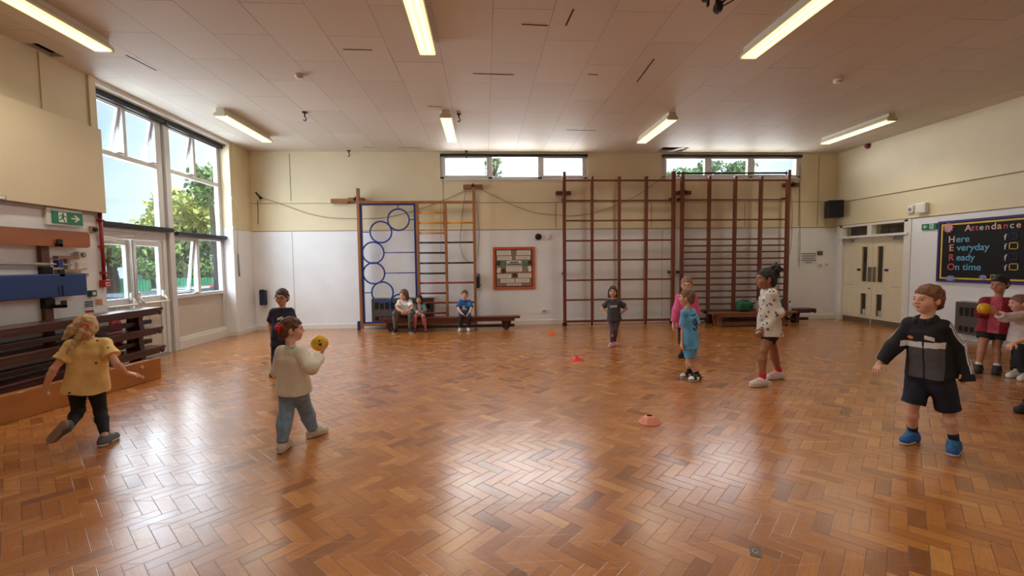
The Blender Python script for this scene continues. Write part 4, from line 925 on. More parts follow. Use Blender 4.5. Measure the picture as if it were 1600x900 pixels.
for ch, mt, sz in zip('Attendance', (LP, LR, LR, LG, LO, LP, LO, LR, LG, LO), (.155, .14, .14, .14, .14, .155, .155, .14, .14, .14)):
    lett_o = obj('lettering', text_mesh(ch, sz, mt, (XR - .024, p0_[1] - x_, p0_[2]), (0, -1, 0), (0, 0, 1), .004, .002), t); x_ += {'t': .062, 'A': .105}.get(ch, .088)
for (first, rest, px, py, mt) in (('H', 'ere', 1482, 379, LP), ('E', 'veryday', 1483, 392, LO), ('R', 'eady', 1482, 407, LR), ('O', 'n time', 1480, 421.5, LR)):
    p = bpix(px, py); z = p[2]
    obj('lettering', text_mesh(first, .165, mt, (XR - .024, p[1], z), (0, -1, 0), (0, 0, 1), .004, .002), t)
    obj('lettering', text_mesh(rest, .165, LB, (XR - .024, p[1] - .135, z), (0, -1, 0), (0, 0, 1), .004, .002), t)
for k, py in enumerate((375, 390, 407, 423)):
    lett('f', 1569, py, .14, LG, .004)
    p = bpix(1584, py - 6); s = .055; mt = DB if k % 2 == 0 else YELB
    c = MB()
    for lo, hi in (((-s, -s), (s, -s + .012)), ((-s, s - .012), (s, s)), ((-s, -s), (-s + .012, s)), ((s - .012, -s), (s, s))): c.box((XR - .026, p[1] + lo[0] * 1.15, p[2] + lo[1]), (XR - .02, p[1] + hi[0] * 1.15, p[2] + hi[1]), mt)
    obj('square_card', c, t)
    for q in (.28, .55, .95):
        c = MB(); c.obox((XR - .023, p[1] - q, p[2] + .02 * math.sin(q * 9 + k)), (.005, .05, .07), (LG, LP, DB)[int(q * 10 + k) % 3], None, .001); obj('picture_card', c, t)
def burst(px, py, r, mt, n=11, ry=None):
    p = bpix(px, py); pts = []
    for k in range(2 * n):
        a = math.pi * k / n; rr = r * (1 if k % 2 == 0 else .62); pts.append((XR - .037, p[1] - rr * math.cos(a), p[2] + (ry or 1) * rr * math.sin(a)))
    c = MB(); c.prism(pts, (.012, 0, 0), mt); return obj('star_burst', c, t)
PINKS = mat('pink_starburst', (214, 150, 156), .6, var=.25, scale=25); PALEB = mat('pale_blue_starburst', (140, 160, 200), .6, var=.25, scale=25)
burst(1483, 356, .10, PINKS); burst(1486, 435, .10, PALEB, ry=.6); burst(1537, 433, .07, PALEB, ry=.6)
p = bpix(1555, 434); c = MB()
for lo, hi in (((-.07, -.05), (.07, -.038)), ((-.07, .038), (.07, .05)), ((-.07, -.05), (-.058, .05)), ((.058, -.05), (.07, .05))): c.box((XR - .026, p[1] + lo[0], p[2] + lo[1]), (XR - .02, p[1] + hi[0], p[2] + hi[1]), YELB)
obj('square_card', c, t)
# right wall fittings
wallbox('exit_sign', 'small green exit sign with white marks on the right wall beside the attendance board', 'exit sign', 1440, 350.5, 1463, 358, .03, GREENS, x=XR, sgn=-1, group='exit signs', bev=.004)
A1, B1 = at(1440, 350.5, 'x', XR - .03), at(1463, 358, 'x', XR - .03); te = [o for o in bpy.data.objects if o.get('label', '').startswith('small green exit sign')][0]
obj('exit_symbol', exit_marks(lambda u, v, d: np.array([XR - .0305 - d, B1[1] + (A1[1] - B1[1]) * u, B1[2] + (A1[2] - B1[2]) * v]), WHITEP, GREENS), te)
wallbox('sensor_box', 'small cream sensor box on the right wall over the double doors', 'sensor', 1417, 322, 1426, 332, .05, WHITEP, x=XR, sgn=-1, inner=in_lens(GREYP, .25, .01))
wallbox('alarm_box', 'white rounded alarm box on the right wall beside the small cream sensor', 'alarm box', 1430, 318, 1445, 332, .09, WHITEP, x=XR, sgn=-1, inner=in_panel(GLOSSWHITE, .14), bev=.02)
# ================================================================ THINGS ON THE RIGHT BENCH
def bag():
    p = AY(1163, 488, 9.36); t = thing('sports_bag', 'green holdall bag with dark handles lying on the brown bench', 'bag', (p[0], 9.36, BENCHZ))
    G = mat('green_nylon_bag', (24, 92, 58), .6, var=.2, scale=12, bump=.3, bscale=25); bm = bmesh.new(); bmesh.ops.create_uvsphere(bm, u_segments=32, v_segments=20, radius=1)
    c = MB(); V = []
    for v in bm.verts:
        x, y, z = v.co; s = lambda q, e: math.copysign(abs(q) ** e, q)
        X_, Y_, Z_ = s(x, .6) * .19, s(y, .65) * .10, s(z, .7) * .13 * (1 - .35 * max(0, x) ** 2)
        Z_ += .010 * math.sin(X_ * 40 + Y_ * 30); V.append((p[0] + X_, 9.36 + Y_, BENCHZ + .124 + Z_ * .92))
    bm.verts.index_update(); c.raw(V, [[v.index for v in f.verts] for f in bm.faces], G, True); bm.free(); obj('body', c, t)
    for s in (-1, 1):
        c = MB(); c.tube([(p[0] - .10 + .20 * q, 9.36 + s * (.105 - .06 * math.sin(q * math.pi)), BENCHZ + .10 + .155 * math.sin(q * math.pi) ** .7) for q in np.linspace(0, 1, 13)], .009, mat('black_webbing', (24, 28, 28), .7), 8); obj('handle', c, t)
    c = MB(); c.tube([(p[0] - .15, 9.36, BENCHZ + .222), (p[0], 9.36, BENCHZ + .243), (p[0] + .13, 9.36, BENCHZ + .21)], .006, mat('black_webbing', (24, 28, 28), .7), 6); obj('zip', c, t)
bag()
def bottle(px, name, label, prof, capprof, mt, cm, y=9.36, base=BENCHZ):
    p = AY(px, 488, y); t = thing(name, label, 'bottle', (p[0], y, base), 'bottles on the bench'); c = MB(); c.lathe((p[0], y, base), prof, mt, 20); obj('body', c, t)
    c = MB(); c.lathe((p[0], y, base), capprof, cm, 20); obj('cap', c, t)
bottle(1182.5, 'drink_bottle', 'pale pink drinking flask on the brown bench beside the green bag', [(.034, 0), (.037, .01), (.037, .17), (.03, .195)], [(.03, .195), (.031, .20), (.031, .225), (.02, .232)], mat('pale_pink_enamel', (206, 170, 182), .35), mat('mauve_cap', (150, 120, 140), .4))
bottle(1233.5, 'water_bottle', 'clear water bottle with dark cap standing at the right end of the brown bench', [(.033, 0), (.036, .01), (.036, .12), (.03, .14), (.015, .17), (.014, .185)], [(.017, .18), (.017, .215), (.01, .22)], mat('clear_blue_plastic', (190, 196, 200), .15, spec=.8), BLACK)
bottle(1222, 'drink_bottle', 'dark drinking bottle on the brown bench beside the girl in the patterned hoodie', [(.035, 0), (.038, .01), (.038, .18), (.03, .21)], [(.028, .21), (.03, .215), (.03, .25), (.012, .26), (.012, .28)], mat('dark_plum_plastic', (54, 38, 52), .35), BLACK)
p = AY(1189, 488, 9.4); b = MB(); b.box((p[0] - .05, 9.36, BENCHZ), (p[0] + .05, 9.48, BENCHZ + .2), NAVYB, .03); t = thing('lunch_bag', 'dark navy lunch bag on the brown bench behind the pink flask', 'bag', (p[0], 9.42, BENCHZ)); obj('body', b, t)
b = MB(); b.tube([(p[0] - .03, 9.42, BENCHZ + .195), (p[0] - .02, 9.42, BENCHZ + .235), (p[0] + .02, 9.42, BENCHZ + .235), (p[0] + .03, 9.42, BENCHZ + .195)], .007, BLACK, 8); obj('handle', b, t)
# ================================================================ FLOOR THINGS
def cone(px, py, col, label, r=.095, h=.055):
    p = AF(px, py); mt = mat('cone_plastic_%d_%d_%d' % col, col, .3, var=.05, scale=10); t = thing('marker_cone', label, 'marker cone', (p[0], p[1], 0), 'disc cones on the floor')
    c = MB(); c.lathe((p[0], p[1], 0), [(r, 0), (r, .004), (r * .9, .010), (r * .70, h * .55), (r * .45, h * .9), (r * .30, h), (r * .27, h - .003), (r * .42, h * .85), (r * .66, h * .5), (r * .88, .004)], mt, 32); obj('disc', c, t)
    return t
cone(1015, 660, (236, 150, 124), 'salmon pink disc cone nearest the camera on the floor', .098, .066)
cone(901, 562.5, (238, 62, 66), 'bright pinkish red disc cone in the middle of the floor')
cone(861.5, 522, (234, 104, 26), 'orange disc cone farthest away, near the back wall')
p = AF(1180, 862); t = thing('floor_plate', 'small worn metal socket plate let into the floor at the bottom right', 'floor plate', (p[0], p[1], 0))
c = MB(); R3 = Matrix.Rotation(math.radians(45 + 18), 3, 'Z'); c.obox((p[0], p[1], .0015), (.085, .05, .003), mat('worn_grey_plate', (112, 104, 94), .5, metal=.5, var=.3, scale=40), [R3.col[0], R3.col[1], (0, 0, 1)], .001); obj('plate', c, t)
c = MB(); c.lathe((p[0], p[1], .003), [(.015, 0), (.015, .001), (.011, .0012)], CHROME, 16); c.lathe((p[0], p[1], .004), [(.010, 0), (.009, .0003)], BLACK, 16); obj('socket_ring', c, t)
# ================================================================ OUTSIDE
GZ = -.42
b = MB(); b.box((-70, -20, GZ - .2), (XW - .31, 80, GZ), mat('grey_tarmac', (150, 148, 146), .9, var=.15, scale=1.5)); struct('ground', b)
b = MB(); b.box((XW - .31, YB + .31, GZ - .2), (60, 80, GZ), mat('grey_tarmac', (150, 148, 146), .9)); struct('ground', b)
LEAF = [mat('leaf_green_%d' % k, c, .6, var=.25, scale=3) for k, c in enumerate(((196, 204, 122), (160, 184, 104), (112, 146, 86), (140, 178, 116)))]
BARK = mat('grey_bark', (92, 80, 66), .9, var=.3)
def tree(label, px, py, Y, rx, rz, leaf, n=5200, size=.22, trunk=True, seed=0, lobes=9):
    rng = np.random.RandomState(seed); c0 = AY(px, py, Y); ground = GZ
    t = thing('tree', label, 'tree', (c0[0], c0[1], ground), 'trees outside the windows')
    L = [(c0, rx * .62, rz * .62)]
    for k in range(lobes):
        a = rng.uniform(0, 6.28); e = rng.uniform(-.75, .8); L.append((c0 + np.array([math.cos(a) * rx * .6 * math.cos(e), math.sin(a) * rx * .6 * math.cos(e), math.sin(e) * rz * .62]), rx * rng.uniform(.3, .5), rz * rng.uniform(.28, .45)))
    V = []; F = []
    for k in range(n):
        cc, ax_, az = L[rng.randint(len(L))]; d_ = rng.normal(size=3); d_ /= np.linalg.norm(d_); p_ = cc + d_ * np.array([ax_, ax_, az]) * rng.uniform(.55, 1.05)
        u = rng.normal(size=3); u /= np.linalg.norm(u); w_ = np.cross(u, rng.normal(size=3)); w_ /= np.linalg.norm(w_) + 1e-9; s = size * rng.uniform(.5, 1.1)
        i = len(V); V += [p_ - u * s * .5, p_ + w_ * s * .28, p_ + u * s * .5, p_ - w_ * s * .28]; F.append((i, i + 1, i + 2, i + 3))
    c = MB(); c.raw(V, F, leaf); o = obj('foliage', c, t, fix=False)
    c = MB(); c.tube([(c0[0], c0[1], ground), (c0[0] + .1, c0[1], (ground + c0[2]) / 2), (c0[0], c0[1], c0[2] + rz * .3)], [rx * .09 + .05, rx * .07 + .04, .03], BARK, 8)
    for k in range(4): 
        a = k * 1.6; z_ = c0[2] - rz * .35; c.tube([(c0[0], c0[1], z_), (c0[0] + math.cos(a) * rx * .5, c0[1] + math.sin(a) * rx * .5, z_ + rz * .5)], [.06, .02], BARK, 6)
    obj('trunk', c, t); return t
tree('broad pale green tree filling the middle of the tall window', 302, 354, 19, 3.0, 1.55, LEAF[0], 7000, .30, seed=1)
tree('pale green tree low in the left half of the tall window', 226, 366, 23, 2.6, 1.15, LEAF[0], 4200, .28, seed=2)
tree('mid green tree behind the left pane of the garden doors', 170, 392, 17, 2.4, 1.25, LEAF[1], 4600, .25, seed=3)
tree('mid green tree behind the right pane of the garden doors', 226, 388, 21, 2.2, 1.2, LEAF[3], 4200, .26, seed=4)
tree('dark green tree behind the low opening window', 285, 408, 18, 1.6, 1.1, LEAF[2], 4600, .2, seed=5)
tree('tall thin leafy tree at the right edge of the tall window', 326, 288, 10.6, .48, .88, LEAF[2], 700, .18, seed=6)
tree('round green bush beside the white picket fence', 235, 420, 16, .55, .5, LEAF[2], 1500, .14, seed=7)
tree('slim tree seen through the left high window', 772, 262, 24, .55, 1.2, LEAF[2], 420, .22, seed=8)
tree('broad tree top seen through the middle of the right high window', 1128, 268, 27, 1.9, .8, LEAF[2], 1900, .24, seed=9)
tree('smaller tree top at the left of the right high window', 1066, 272, 27, 1.3, .6, LEAF[3], 900, .22, seed=10)
# green palisade fence, white pickets, shed, house, wall, cars
FG = mat('green_fence_paint', (70, 170, 130), .5)
FY = 17.0
A1, B1 = AY(140, 436, FY), AY(196, 436, FY)
t = thing('green_fence', 'green metal fence beyond the garden doors', 'fence', ((A1[0] + B1[0]) / 2, FY, GZ))
b = MB(); xs = np.arange(A1[0] - 3, B1[0] + 3.2, .11)
for x in xs: b.box((x, FY, GZ), (x + .075, FY + .03, A1[2]), FG)
obj('pales', b, t); b = MB(); b.box((xs[0], FY + .03, .2), (xs[-1], FY + .07, .28), FG); b.box((xs[0], FY + .03, A1[2] - .25), (xs[-1], FY + .07, A1[2] - .18), FG); obj('rail', b, t)
A1, B1 = AY(212, 432, 18.0), AY(262, 446, 18.0); PW = mat('white_picket_paint', (236, 238, 240), .5); t = thing('picket_fence', 'white picket fence behind the parked cars', 'fence', ((A1[0] + B1[0]) / 2, 18, GZ))
b = MB(); xs = np.arange(A1[0], B1[0], .2)
for x in xs: b.prism([(x, 18, GZ), (x + .1, 18, GZ), (x + .1, 18, A1[2] - .07), (x + .05, 18, A1[2]), (x, 18, A1[2] - .07)], (0, .03, 0), PW)
obj('pickets', b, t); b = MB(); b.box((xs[0], 18.03, B1[2] - .1), (xs[-1], 18.07, B1[2]), PW); b.box((xs[0], 18.03, A1[2] - .25), (xs[-1], 18.07, A1[2] - .15), PW); obj('rail', b, t)
def house(label, name, px0, px1, pyt, pyr, Y, wallm, roofm, depth=6, wins=(), cat='house'):
    A1, B1, C1 = AY(px0, pyt, Y), AY(px1, pyt, Y), AY((px0 + px1) / 2, pyr, Y); t = thing(name, label, cat, ((A1[0] + B1[0]) / 2, Y + depth / 2, GZ))
    b = MB(); b.box((A1[0], Y, GZ), (B1[0], Y + depth, A1[2]), wallm); obj('wall', b, t)
    b = MB(); o_ = .2; b.prism([(A1[0] - o_, Y - o_, A1[2]), (A1[0] - o_, Y + depth / 2, C1[2]), (A1[0] - o_, Y + depth + o_, A1[2])], (B1[0] - A1[0] + 2 * o_, 0, 0), roofm); obj('roof', b, t)
    for (u0, v0, u1, v1) in wins:
        P0, P1 = AY(u0, v0, Y), AY(u1, v1, Y); b = MB(); b.box((P0[0] - .06, Y - .04, P1[2] - .06), (P1[0] + .06, Y, P0[2] + .06), PW); w = obj('window', b, t)
        b = MB(); b.box((P0[0], Y - .05, P1[2]), (P1[0], Y - .03, P0[2]), mat('dark_window_pane', (60, 70, 80), .2)); obj('pane', b, w)
RENDERW = mat('white_house_render', (226, 230, 236), .8); SLATE = mat('grey_slate_roof', (150, 156, 166), .7); BRICK = mat('brown_brick', (150, 112, 98), .85, var=.2, scale=25)
house('white rendered house seen through the right pane of the low window', 'house', 306, 352, 388, 368, 26, RENDERW, SLATE, 7, ((318, 400, 323, 413), (331, 400, 337, 411)))
house('low brick outbuilding with grey roof in front of the white house', 'outbuilding', 312, 350, 428, 414, 21, BRICK, SLATE, 4)
house('white shed with pale roof behind the picket fence', 'shed', 209, 231, 424, 414, 20.5, RENDERW, mat('pale_shed_roof', (206, 208, 214), .7), 3, cat='shed')
def car(label, px, py, Y, col, ang, L=4.0):
    p = AY(px, py, Y); t = thing('car', label, 'car', (p[0], Y, GZ), 'parked cars outside'); mt = mat('car_paint_%d_%d_%d' % col, col, .25, spec=.7); M = Matrix.Translation((p[0], Y, GZ)) @ RZ(ang); W_ = 1.65
    prof = [(-.5, .22), (-.5, .55), (-.47, .62), (-.22, .72), (.36, .74), (.47, .70), (.5, .5), (.5, .22)]
    b = MB(); b.prism([(u * L, -W_ / 2, z) for u, z in prof], (0, W_, 0), mt); xf(b, M); obj('body', b, t)
    cab = [(-.26, .70), (-.12, 1.16), (.16, 1.2), (.36, .72)]
    b = MB(); b.prism([(u * L, -W_ / 2 + .1, z) for u, z in cab], (0, W_ - .2, 0), mat('car_glass', (70, 92, 106), .1, spec=.8)); xf(b, M); obj('windows', b, t)
    b = MB(); b.prism([(-.13 * L, -W_ / 2 + .12, 1.14), (.17 * L, -W_ / 2 + .12, 1.18), (.16 * L, -W_ / 2 + .14, 1.24), (-.11 * L, -W_ / 2 + .14, 1.22)], (0, W_ - .26, 0), mt); xf(b, M); obj('roof', b, t)
    for u in (-.3, .31):
        for s in (-1, 1):
            b = MB(); b.lathe((u * L, s * (W_ / 2 - .08), .29), [(.15, -.09), (.29, -.09), (.29, .09), (.15, .09)], BLACK, 20, (0, 1, 0)); b.lathe((u * L, s * (W_ / 2 - .08), .29), [(.15, -.095), (.15, .095)], CHROME, 14, (0, 1, 0)); xf(b, M); obj('wheel', b, t)
car('dark grey parked car behind the right pane of the garden doors', 226, 455, 11.9, (120, 134, 146), 1.2)
car('red parked car behind the low opening window', 322, 455, 15.8, (206, 44, 52), .05)
car('silver parked car between the garden doors and the red car', 284, 456, 14.7, (176, 184, 190), .1)
# ================================================================ PEOPLE: smooth distance-field bodies turned into one surface
def unit(v): v = np.array(v, float); return v / (np.linalg.norm(v) + 1e-9)
class Vol:
    """collects rounded shapes, blends them smoothly and meshes the result (surface nets)"""
    def __init__(s): s.ops = []
    def add(s, fn, lo, hi, k=.0): s.ops.append(('+', fn, np.array(lo), np.array(hi), k)); return s
    def sub(s, fn, lo, hi, k=.0): s.ops.append(('-', fn, np.array(lo), np.array(hi), k)); return s
    def cut(s, p, n):                                     # throws away everything on the +n side of p
        p = np.array(p, float); n = unit(n)
        s.ops.append(('c', lambda P: (P - p) @ n, None, None, 0)); return s
    def cap(s, a, b, ra, rb, k=.02, sub=False, ca=None, cb=None):
        a = np.array(a, float); b = np.array(b, float); d = b - a; L2 = d @ d + 1e-12; R_ = max(ra, rb); dn = unit(d)
        def fn(P):
            t = np.clip(((P - a) @ d) / L2, 0, 1); r = np.linalg.norm(P - a - t[..., None] * d, axis=-1) - (ra + (rb - ra) * t)
            if cb is not None: r = np.maximum(r, (P - b) @ dn - cb)
            if ca is not None: r = np.maximum(r, -((P - a) @ dn) - ca)
            return r
        (s.sub if sub else s.add)(fn, np.minimum(a, b) - R_, np.maximum(a, b) + R_, k); return s
    def ell(s, c, r, ax=None, k=.02, sub=False):
        c = np.array(c, float); r = np.array(r, float); A = np.eye(3) if ax is None else np.array(ax, float)   # rows = axes
        def fn(P):
            q = (P - c) @ A.T; k0 = np.linalg.norm(q / r, axis=-1); k1 = np.linalg.norm(q / (r * r), axis=-1)
            return k0 * (k0 - 1) / np.maximum(k1, 1e-6)
        e = np.abs(A.T) @ r
        (s.sub if sub else s.add)(fn, c - e, c + e, k); return s
    def mesh(s, h, wob=0.0, wf=22.0, seed=0.0):
        pl_ = [o for o in s.ops if o[0] == '+']; pad = 3 * h + .004 + wob
        lo = np.min([o[2] for o in pl_], 0) - pad; hi = np.max([o[3] for o in pl_], 0) + pad
        n = np.ceil((hi - lo) / h).astype(int) + 1
        X = [lo[i] + h * np.arange(n[i]) for i in range(3)]; D = np.full(n, 1.0, np.float32)
        for op, fn, l, g, k in s.ops:
            if op == 'c':
                P = np.stack(np.meshgrid(*X, indexing='ij'), -1); D = np.maximum(D, fn(P).astype(np.float32)); continue
            m_ = k + 3 * h; i0 = np.clip(((l - m_ - lo) / h).astype(int), 0, n); i1 = np.clip(((g + m_ - lo) / h).astype(int) + 2, 0, n)
            if np.any(i1 <= i0): continue
            sl = tuple(slice(i0[i], i1[i]) for i in range(3))
            P = np.stack(np.meshgrid(*[X[i][sl[i]] for i in range(3)], indexing='ij'), -1); d = fn(P).astype(np.float32); A = D[sl]
            if op == '+':
                if k > 0: e = np.maximum(k - np.abs(A - d), 0) / k; D[sl] = np.minimum(A, d) - e * e * k * .25
                else: D[sl] = np.minimum(A, d)
            else:
                d = -d
                if k > 0: e = np.maximum(k - np.abs(A - d), 0) / k; D[sl] = np.maximum(A, d) + e * e * k * .25
                else: D[sl] = np.maximum(A, d)
        if wob:
            P = np.stack(np.meshgrid(*X, indexing='ij'), -1); x, y, z = P[..., 0] + seed, P[..., 1] - seed, P[..., 2] + .5 * seed
            D = D + (wob * (.6 * np.sin(x * wf + 1.7 * np.sin(z * wf * .45)) * np.sin(y * wf * .9 + z * wf * .55) + .4 * np.sin(z * wf * 1.3 + 2 * np.sin(x * wf * .7 + y * wf * .5)))).astype(np.float32)
        return nets(D, lo, h)
def nets(D, o, h):
    S = D < 0; nx, ny, nz = D.shape; cn = np.zeros((nx - 1, ny - 1, nz - 1), np.uint8)
    C8 = [(a, b_, c) for a in (0, 1) for b_ in (0, 1) for c in (0, 1)]
    sh = lambda A, c: A[c[0]:nx - 1 + c[0], c[1]:ny - 1 + c[1], c[2]:nz - 1 + c[2]]
    for c in C8: cn += sh(S, c)
    act = (cn > 0) & (cn < 8); ids = np.argwhere(act); idx = np.full(act.shape, -1, np.int64); idx[act] = np.arange(len(ids))
    v8 = {c: D[ids[:, 0] + c[0], ids[:, 1] + c[1], ids[:, 2] + c[2]] for c in C8}
    acc = np.zeros((len(ids), 3)); cnt = np.zeros(len(ids))
    for c in C8:
        for ax in range(3):
            if c[ax]: continue
            e = list(c); e[ax] = 1; e = tuple(e); va, vb = v8[c], v8[e]; mk = (va < 0) != (vb < 0)
            t = np.where(mk, va / np.where(mk, va - vb, 1), 0); p = np.zeros((len(ids), 3)) + np.array(c); p[:, ax] += t
            acc[mk] += p[mk]; cnt[mk] += 1
    V = (ids + acc / np.maximum(cnt, 1)[:, None]) * h + o; F = []
    for ax in range(3):
        a1, a2 = (ax + 1) % 3, (ax + 2) % 3
        sa = [slice(None)] * 3; sb = [slice(None)] * 3; sa[ax] = slice(0, -1); sb[ax] = slice(1, None)
        A, B_ = S[tuple(sa)], S[tuple(sb)]; mk = A != B_
        q = np.argwhere(mk); q = q[(q[:, a1] > 0) & (q[:, a2] > 0) & (q[:, a1] < D.shape[a1] - 1) & (q[:, a2] < D.shape[a2] - 1)]
        if len(q) == 0: continue
        u = np.zeros(3, int); u[a1] = 1; w = np.zeros(3, int); w[a2] = 1
        g = lambda z: idx[z[:, 0], z[:, 1], z[:, 2]]
        f = np.stack([g(q - u - w), g(q - w), g(q), g(q - u)], 1); ins = A[q[:, 0], q[:, 1], q[:, 2]]
        f[~ins] = f[~ins][:, ::-1]; F.append(f)
    return V, np.concatenate(F)
def vobj(name, VF, mats, parent, matfn=None, smooth=True, relax=0):
    V, F = VF; loc = np.array(rootloc(parent))
    if relax:
        for _ in range(relax):
            acc = np.zeros_like(V); c = np.zeros(len(V))
            for i in range(4): np.add.at(acc, F[:, i], V[F[:, (i + 1) % 4]]); np.add.at(c, F[:, i], 1); np.add.at(acc, F[:, i], V[F[:, (i + 3) % 4]]); np.add.at(c, F[:, i], 1)
            V = V * .5 + .5 * acc / c[:, None]
    me = bpy.data.meshes.new(name); me.vertices.add(len(V)); me.vertices.foreach_set('co', (V - loc).astype(np.float32).ravel())
    me.loops.add(F.size); me.loops.foreach_set('vertex_index', F.astype(np.int32).ravel()); me.polygons.add(len(F)); me.polygons.foreach_set('loop_start', np.arange(0, F.size, 4, dtype=np.int32))
    for m_ in mats: me.materials.append(m_)
    if matfn is not None: me.polygons.foreach_set('material_index', np.asarray(matfn(V[F].mean(1)), np.int32))
    me.polygons.foreach_set('use_smooth', np.full(len(F), smooth)); me.update(calc_edges=True); me.validate()
    o = bpy.data.objects.new(name, me); COL.objects.link(o); o.parent = parent; return o
SKIN = {'fair': mat('fair_skin', (226, 172, 146), .5, var=.05, scale=14), 'light': mat('light_skin', (214, 158, 128), .5, var=.05, scale=14), 'tan': mat('tan_skin', (186, 128, 98), .5, var=.05, scale=14), 'brown': mat('brown_skin', (160, 104, 76), .5, var=.05, scale=14)}
LIPS = mat('lips', (188, 104, 98), .45); BROW = mat('eyebrow_hair', (92, 66, 50), .8); EYEW = mat('eye_white', (196, 186, 180), .3); IRIS = mat('dark_iris', (50, 38, 34), .15)
def hair_mat(name, col): return mat(name, col, .62, var=.35, scale=40, bump=.5, bscale=90, stretch=(1, 1, .25))
CLOTH = {}
def cloth(name, col, var=.07, scale=20, bump=.75, bs=15, rough=.8):
    return mat(name, col, rough, var=var, scale=scale, bump=bump, bscale=bs)
class Kid:
    def __init__(s, label, J, Y, h, face, skin='fair', vox=.006, group='children in the hall', bf=None, arms=True, raised=None):
        """J: joints as (px, py, depth offset); h: stature in metres; face: direction the head looks; bf: direction the chest faces (world)"""
        s.s = h / 1.15; s.vox = vox; s.J = {}
        for k, v in J.items():
            dy = v[2] if len(v) > 2 else 0.0
            s.J[k] = AY(v[0], v[1], Y + dy)
        if bf is not None:                                # true shoulder and hip widths square to the chest direction
            f = unit((bf[0], bf[1], 0)); r = np.array([f[1], -f[0], 0])
            for a, w in (('sh', .098), ('hip', .058)):
                c = (s.J[a + '_l'] + s.J[a + '_r']) / 2; dz = (s.J[a + '_r'][2] - s.J[a + '_l'][2]) / 2 * .6
                s.J[a + '_r'] = c + r * w * s.s + (0, 0, dz); s.J[a + '_l'] = c - r * w * s.s - (0, 0, dz)
        def on_ray(k, c, L):                              # joint on its sight line at the true limb length from its parent joint
            v = J[k]; P = AY(v[0], v[1], Y + (v[2] if len(v) > 2 else 0)); d = unit(P - CAM); m_ = CAM - c; b_ = m_ @ d; q = b_ * b_ - (m_ @ m_ - L * L); s0 = np.linalg.norm(P - CAM)
            if q <= 0: return CAM + d * (-b_)
            return CAM + d * min((-b_ - q ** .5, -b_ + q ** .5), key=lambda t: abs(t - s0))
        for q in 'lr':                                    # soles on the floor, unless the foot is in the air
            if q == raised: continue
            a_ = s.J['an_' + q]; zt = .070 * s.s + .004; d = a_ - CAM; a2 = CAM + d * ((zt - CAM[2]) / d[2]); off = a2 - a_; L_ = np.hypot(off[0], off[1])
            if L_ > .13: a2 = a_ + off * (.13 / L_)
            a2[2] = zt; s.J['toe_' + q] = s.J['toe_' + q] + (a2 - a_); s.J['an_' + q] = a2
        if arms:
            for q in 'lr':
                s.J['el_' + q] = on_ray('el_' + q, s.J['sh_' + q], .168 * h); s.J['wr_' + q] = on_ray('wr_' + q, s.J['el_' + q], .142 * h)
        J = s.J; s.skin = SKIN[skin]; s.face = unit(face)
        fl = [J[k] for k in ('an_l', 'an_r')]
        base = (fl[0] + fl[1]) / 2; base[2] = 0
        s.root = thing('person', label, 'person', base, group)
        s.msh = (J['sh_l'] + J['sh_r']) / 2; s.mhip = (J['hip_l'] + J['hip_r']) / 2
        s.up = unit(s.msh - s.mhip); r = unit(unit(J['sh_r'] - J['sh_l']) + unit(J['hip_r'] - J['hip_l'])); s.rt = unit(r - s.up * (r @ s.up)); s.fw = np.cross(s.up, s.rt)
        f = s.face; ru = np.array([0, 0, 1.0]); s.hr = unit(np.cross(f, ru)); s.hu = np.cross(s.hr, f); s.hf = f
        s.hs = J.get('hs', s.s); s.H = J['head']; s.hands = {}
    def tilt(s, deg):                                     # tip the head sideways
        a = math.radians(deg); r = s.hr * math.cos(a) + s.hu * math.sin(a); s.hu = unit(s.hu * math.cos(a) - s.hr * math.sin(a)); s.hr = unit(r)
    def hp(s, x, y, z): k = s.hs; return s.H + k * (x * s.hr + y * s.hf + z * s.hu)
    def hax(s): return np.array([s.hr, s.hf, s.hu])
    def head_into(s, v):
        k = s.hs; A = s.hax(); E = lambda c, r, kk=.02, sub=False: v.ell(s.hp(*c), np.array(r) * k, A, kk * k, sub)
        E((0, -.012, .022), (.069, .086, .078)); E((0, .024, -.035), (.056, .056, .064), .03); E((0, .046, -.078), (.027, .026, .020), .03)
        for q in (-1, 1): E((q * .034, .050, -.032), (.024, .026, .026), .02)
        v.cap(s.hp(-.028, .068, .016), s.hp(.028, .068, .016), .013 * k, .013 * k, .016 * k)
        for q in (-1, 1): E((q * .029, .086, -.002), (.0155, .012, .0068), .007, True)
        v.cap(s.hp(0, .076, .006), s.hp(0, .094, -.022), .0068 * k, .0105 * k, .012 * k)
        for q in (-1, 1): E((q * .0095, .086, -.026), (.008, .008, .007), .006)
        E((0, .077, -.049), (.021, .0085, .0052), .004); E((0, .0755, -.0585), (.018, .0085, .0058), .004)
        v.cap(s.hp(-.018, .087, -.0535), s.hp(.018, .087, -.0535), .0022 * k, .0022 * k, .003 * k, sub=True)
        for q in (-1, 1):
            E((q * .070, -.006, -.014), (.010, .019, .029), .006); E((q * .079, -.001, -.012), (.005, .010, .016), .004, True)
        nb = s.msh + s.up * .030 * s.s
        v.cap(nb, s.hp(0, -.020, -.055), .037 * s.s, .036 * k, .025 * k)
    def torso_into(s, v, t=0.0, hem=None, flare=0.0, collar=None, k=.03, belly=.0):
        S = s.s; J = s.J; u, r, f = s.up, s.rt, s.fw; top = s.msh - u * .066 * S; mid = s.mhip + (s.msh - s.mhip) * .42 + f * .006 * S
        v.cap(top - r * .046 * S, top + r * .046 * S, .062 * S + t, .062 * S + t, k * S)
        v.cap(J['sh_l'], J['sh_r'], .033 * S + t * .8, .033 * S + t * .8, k * S)
        for q in 'lr': v.cap(s.msh + u * .010 * S, J['sh_' + q], .036 * S + t * .7, .033 * S + t * .8, .02 * S)
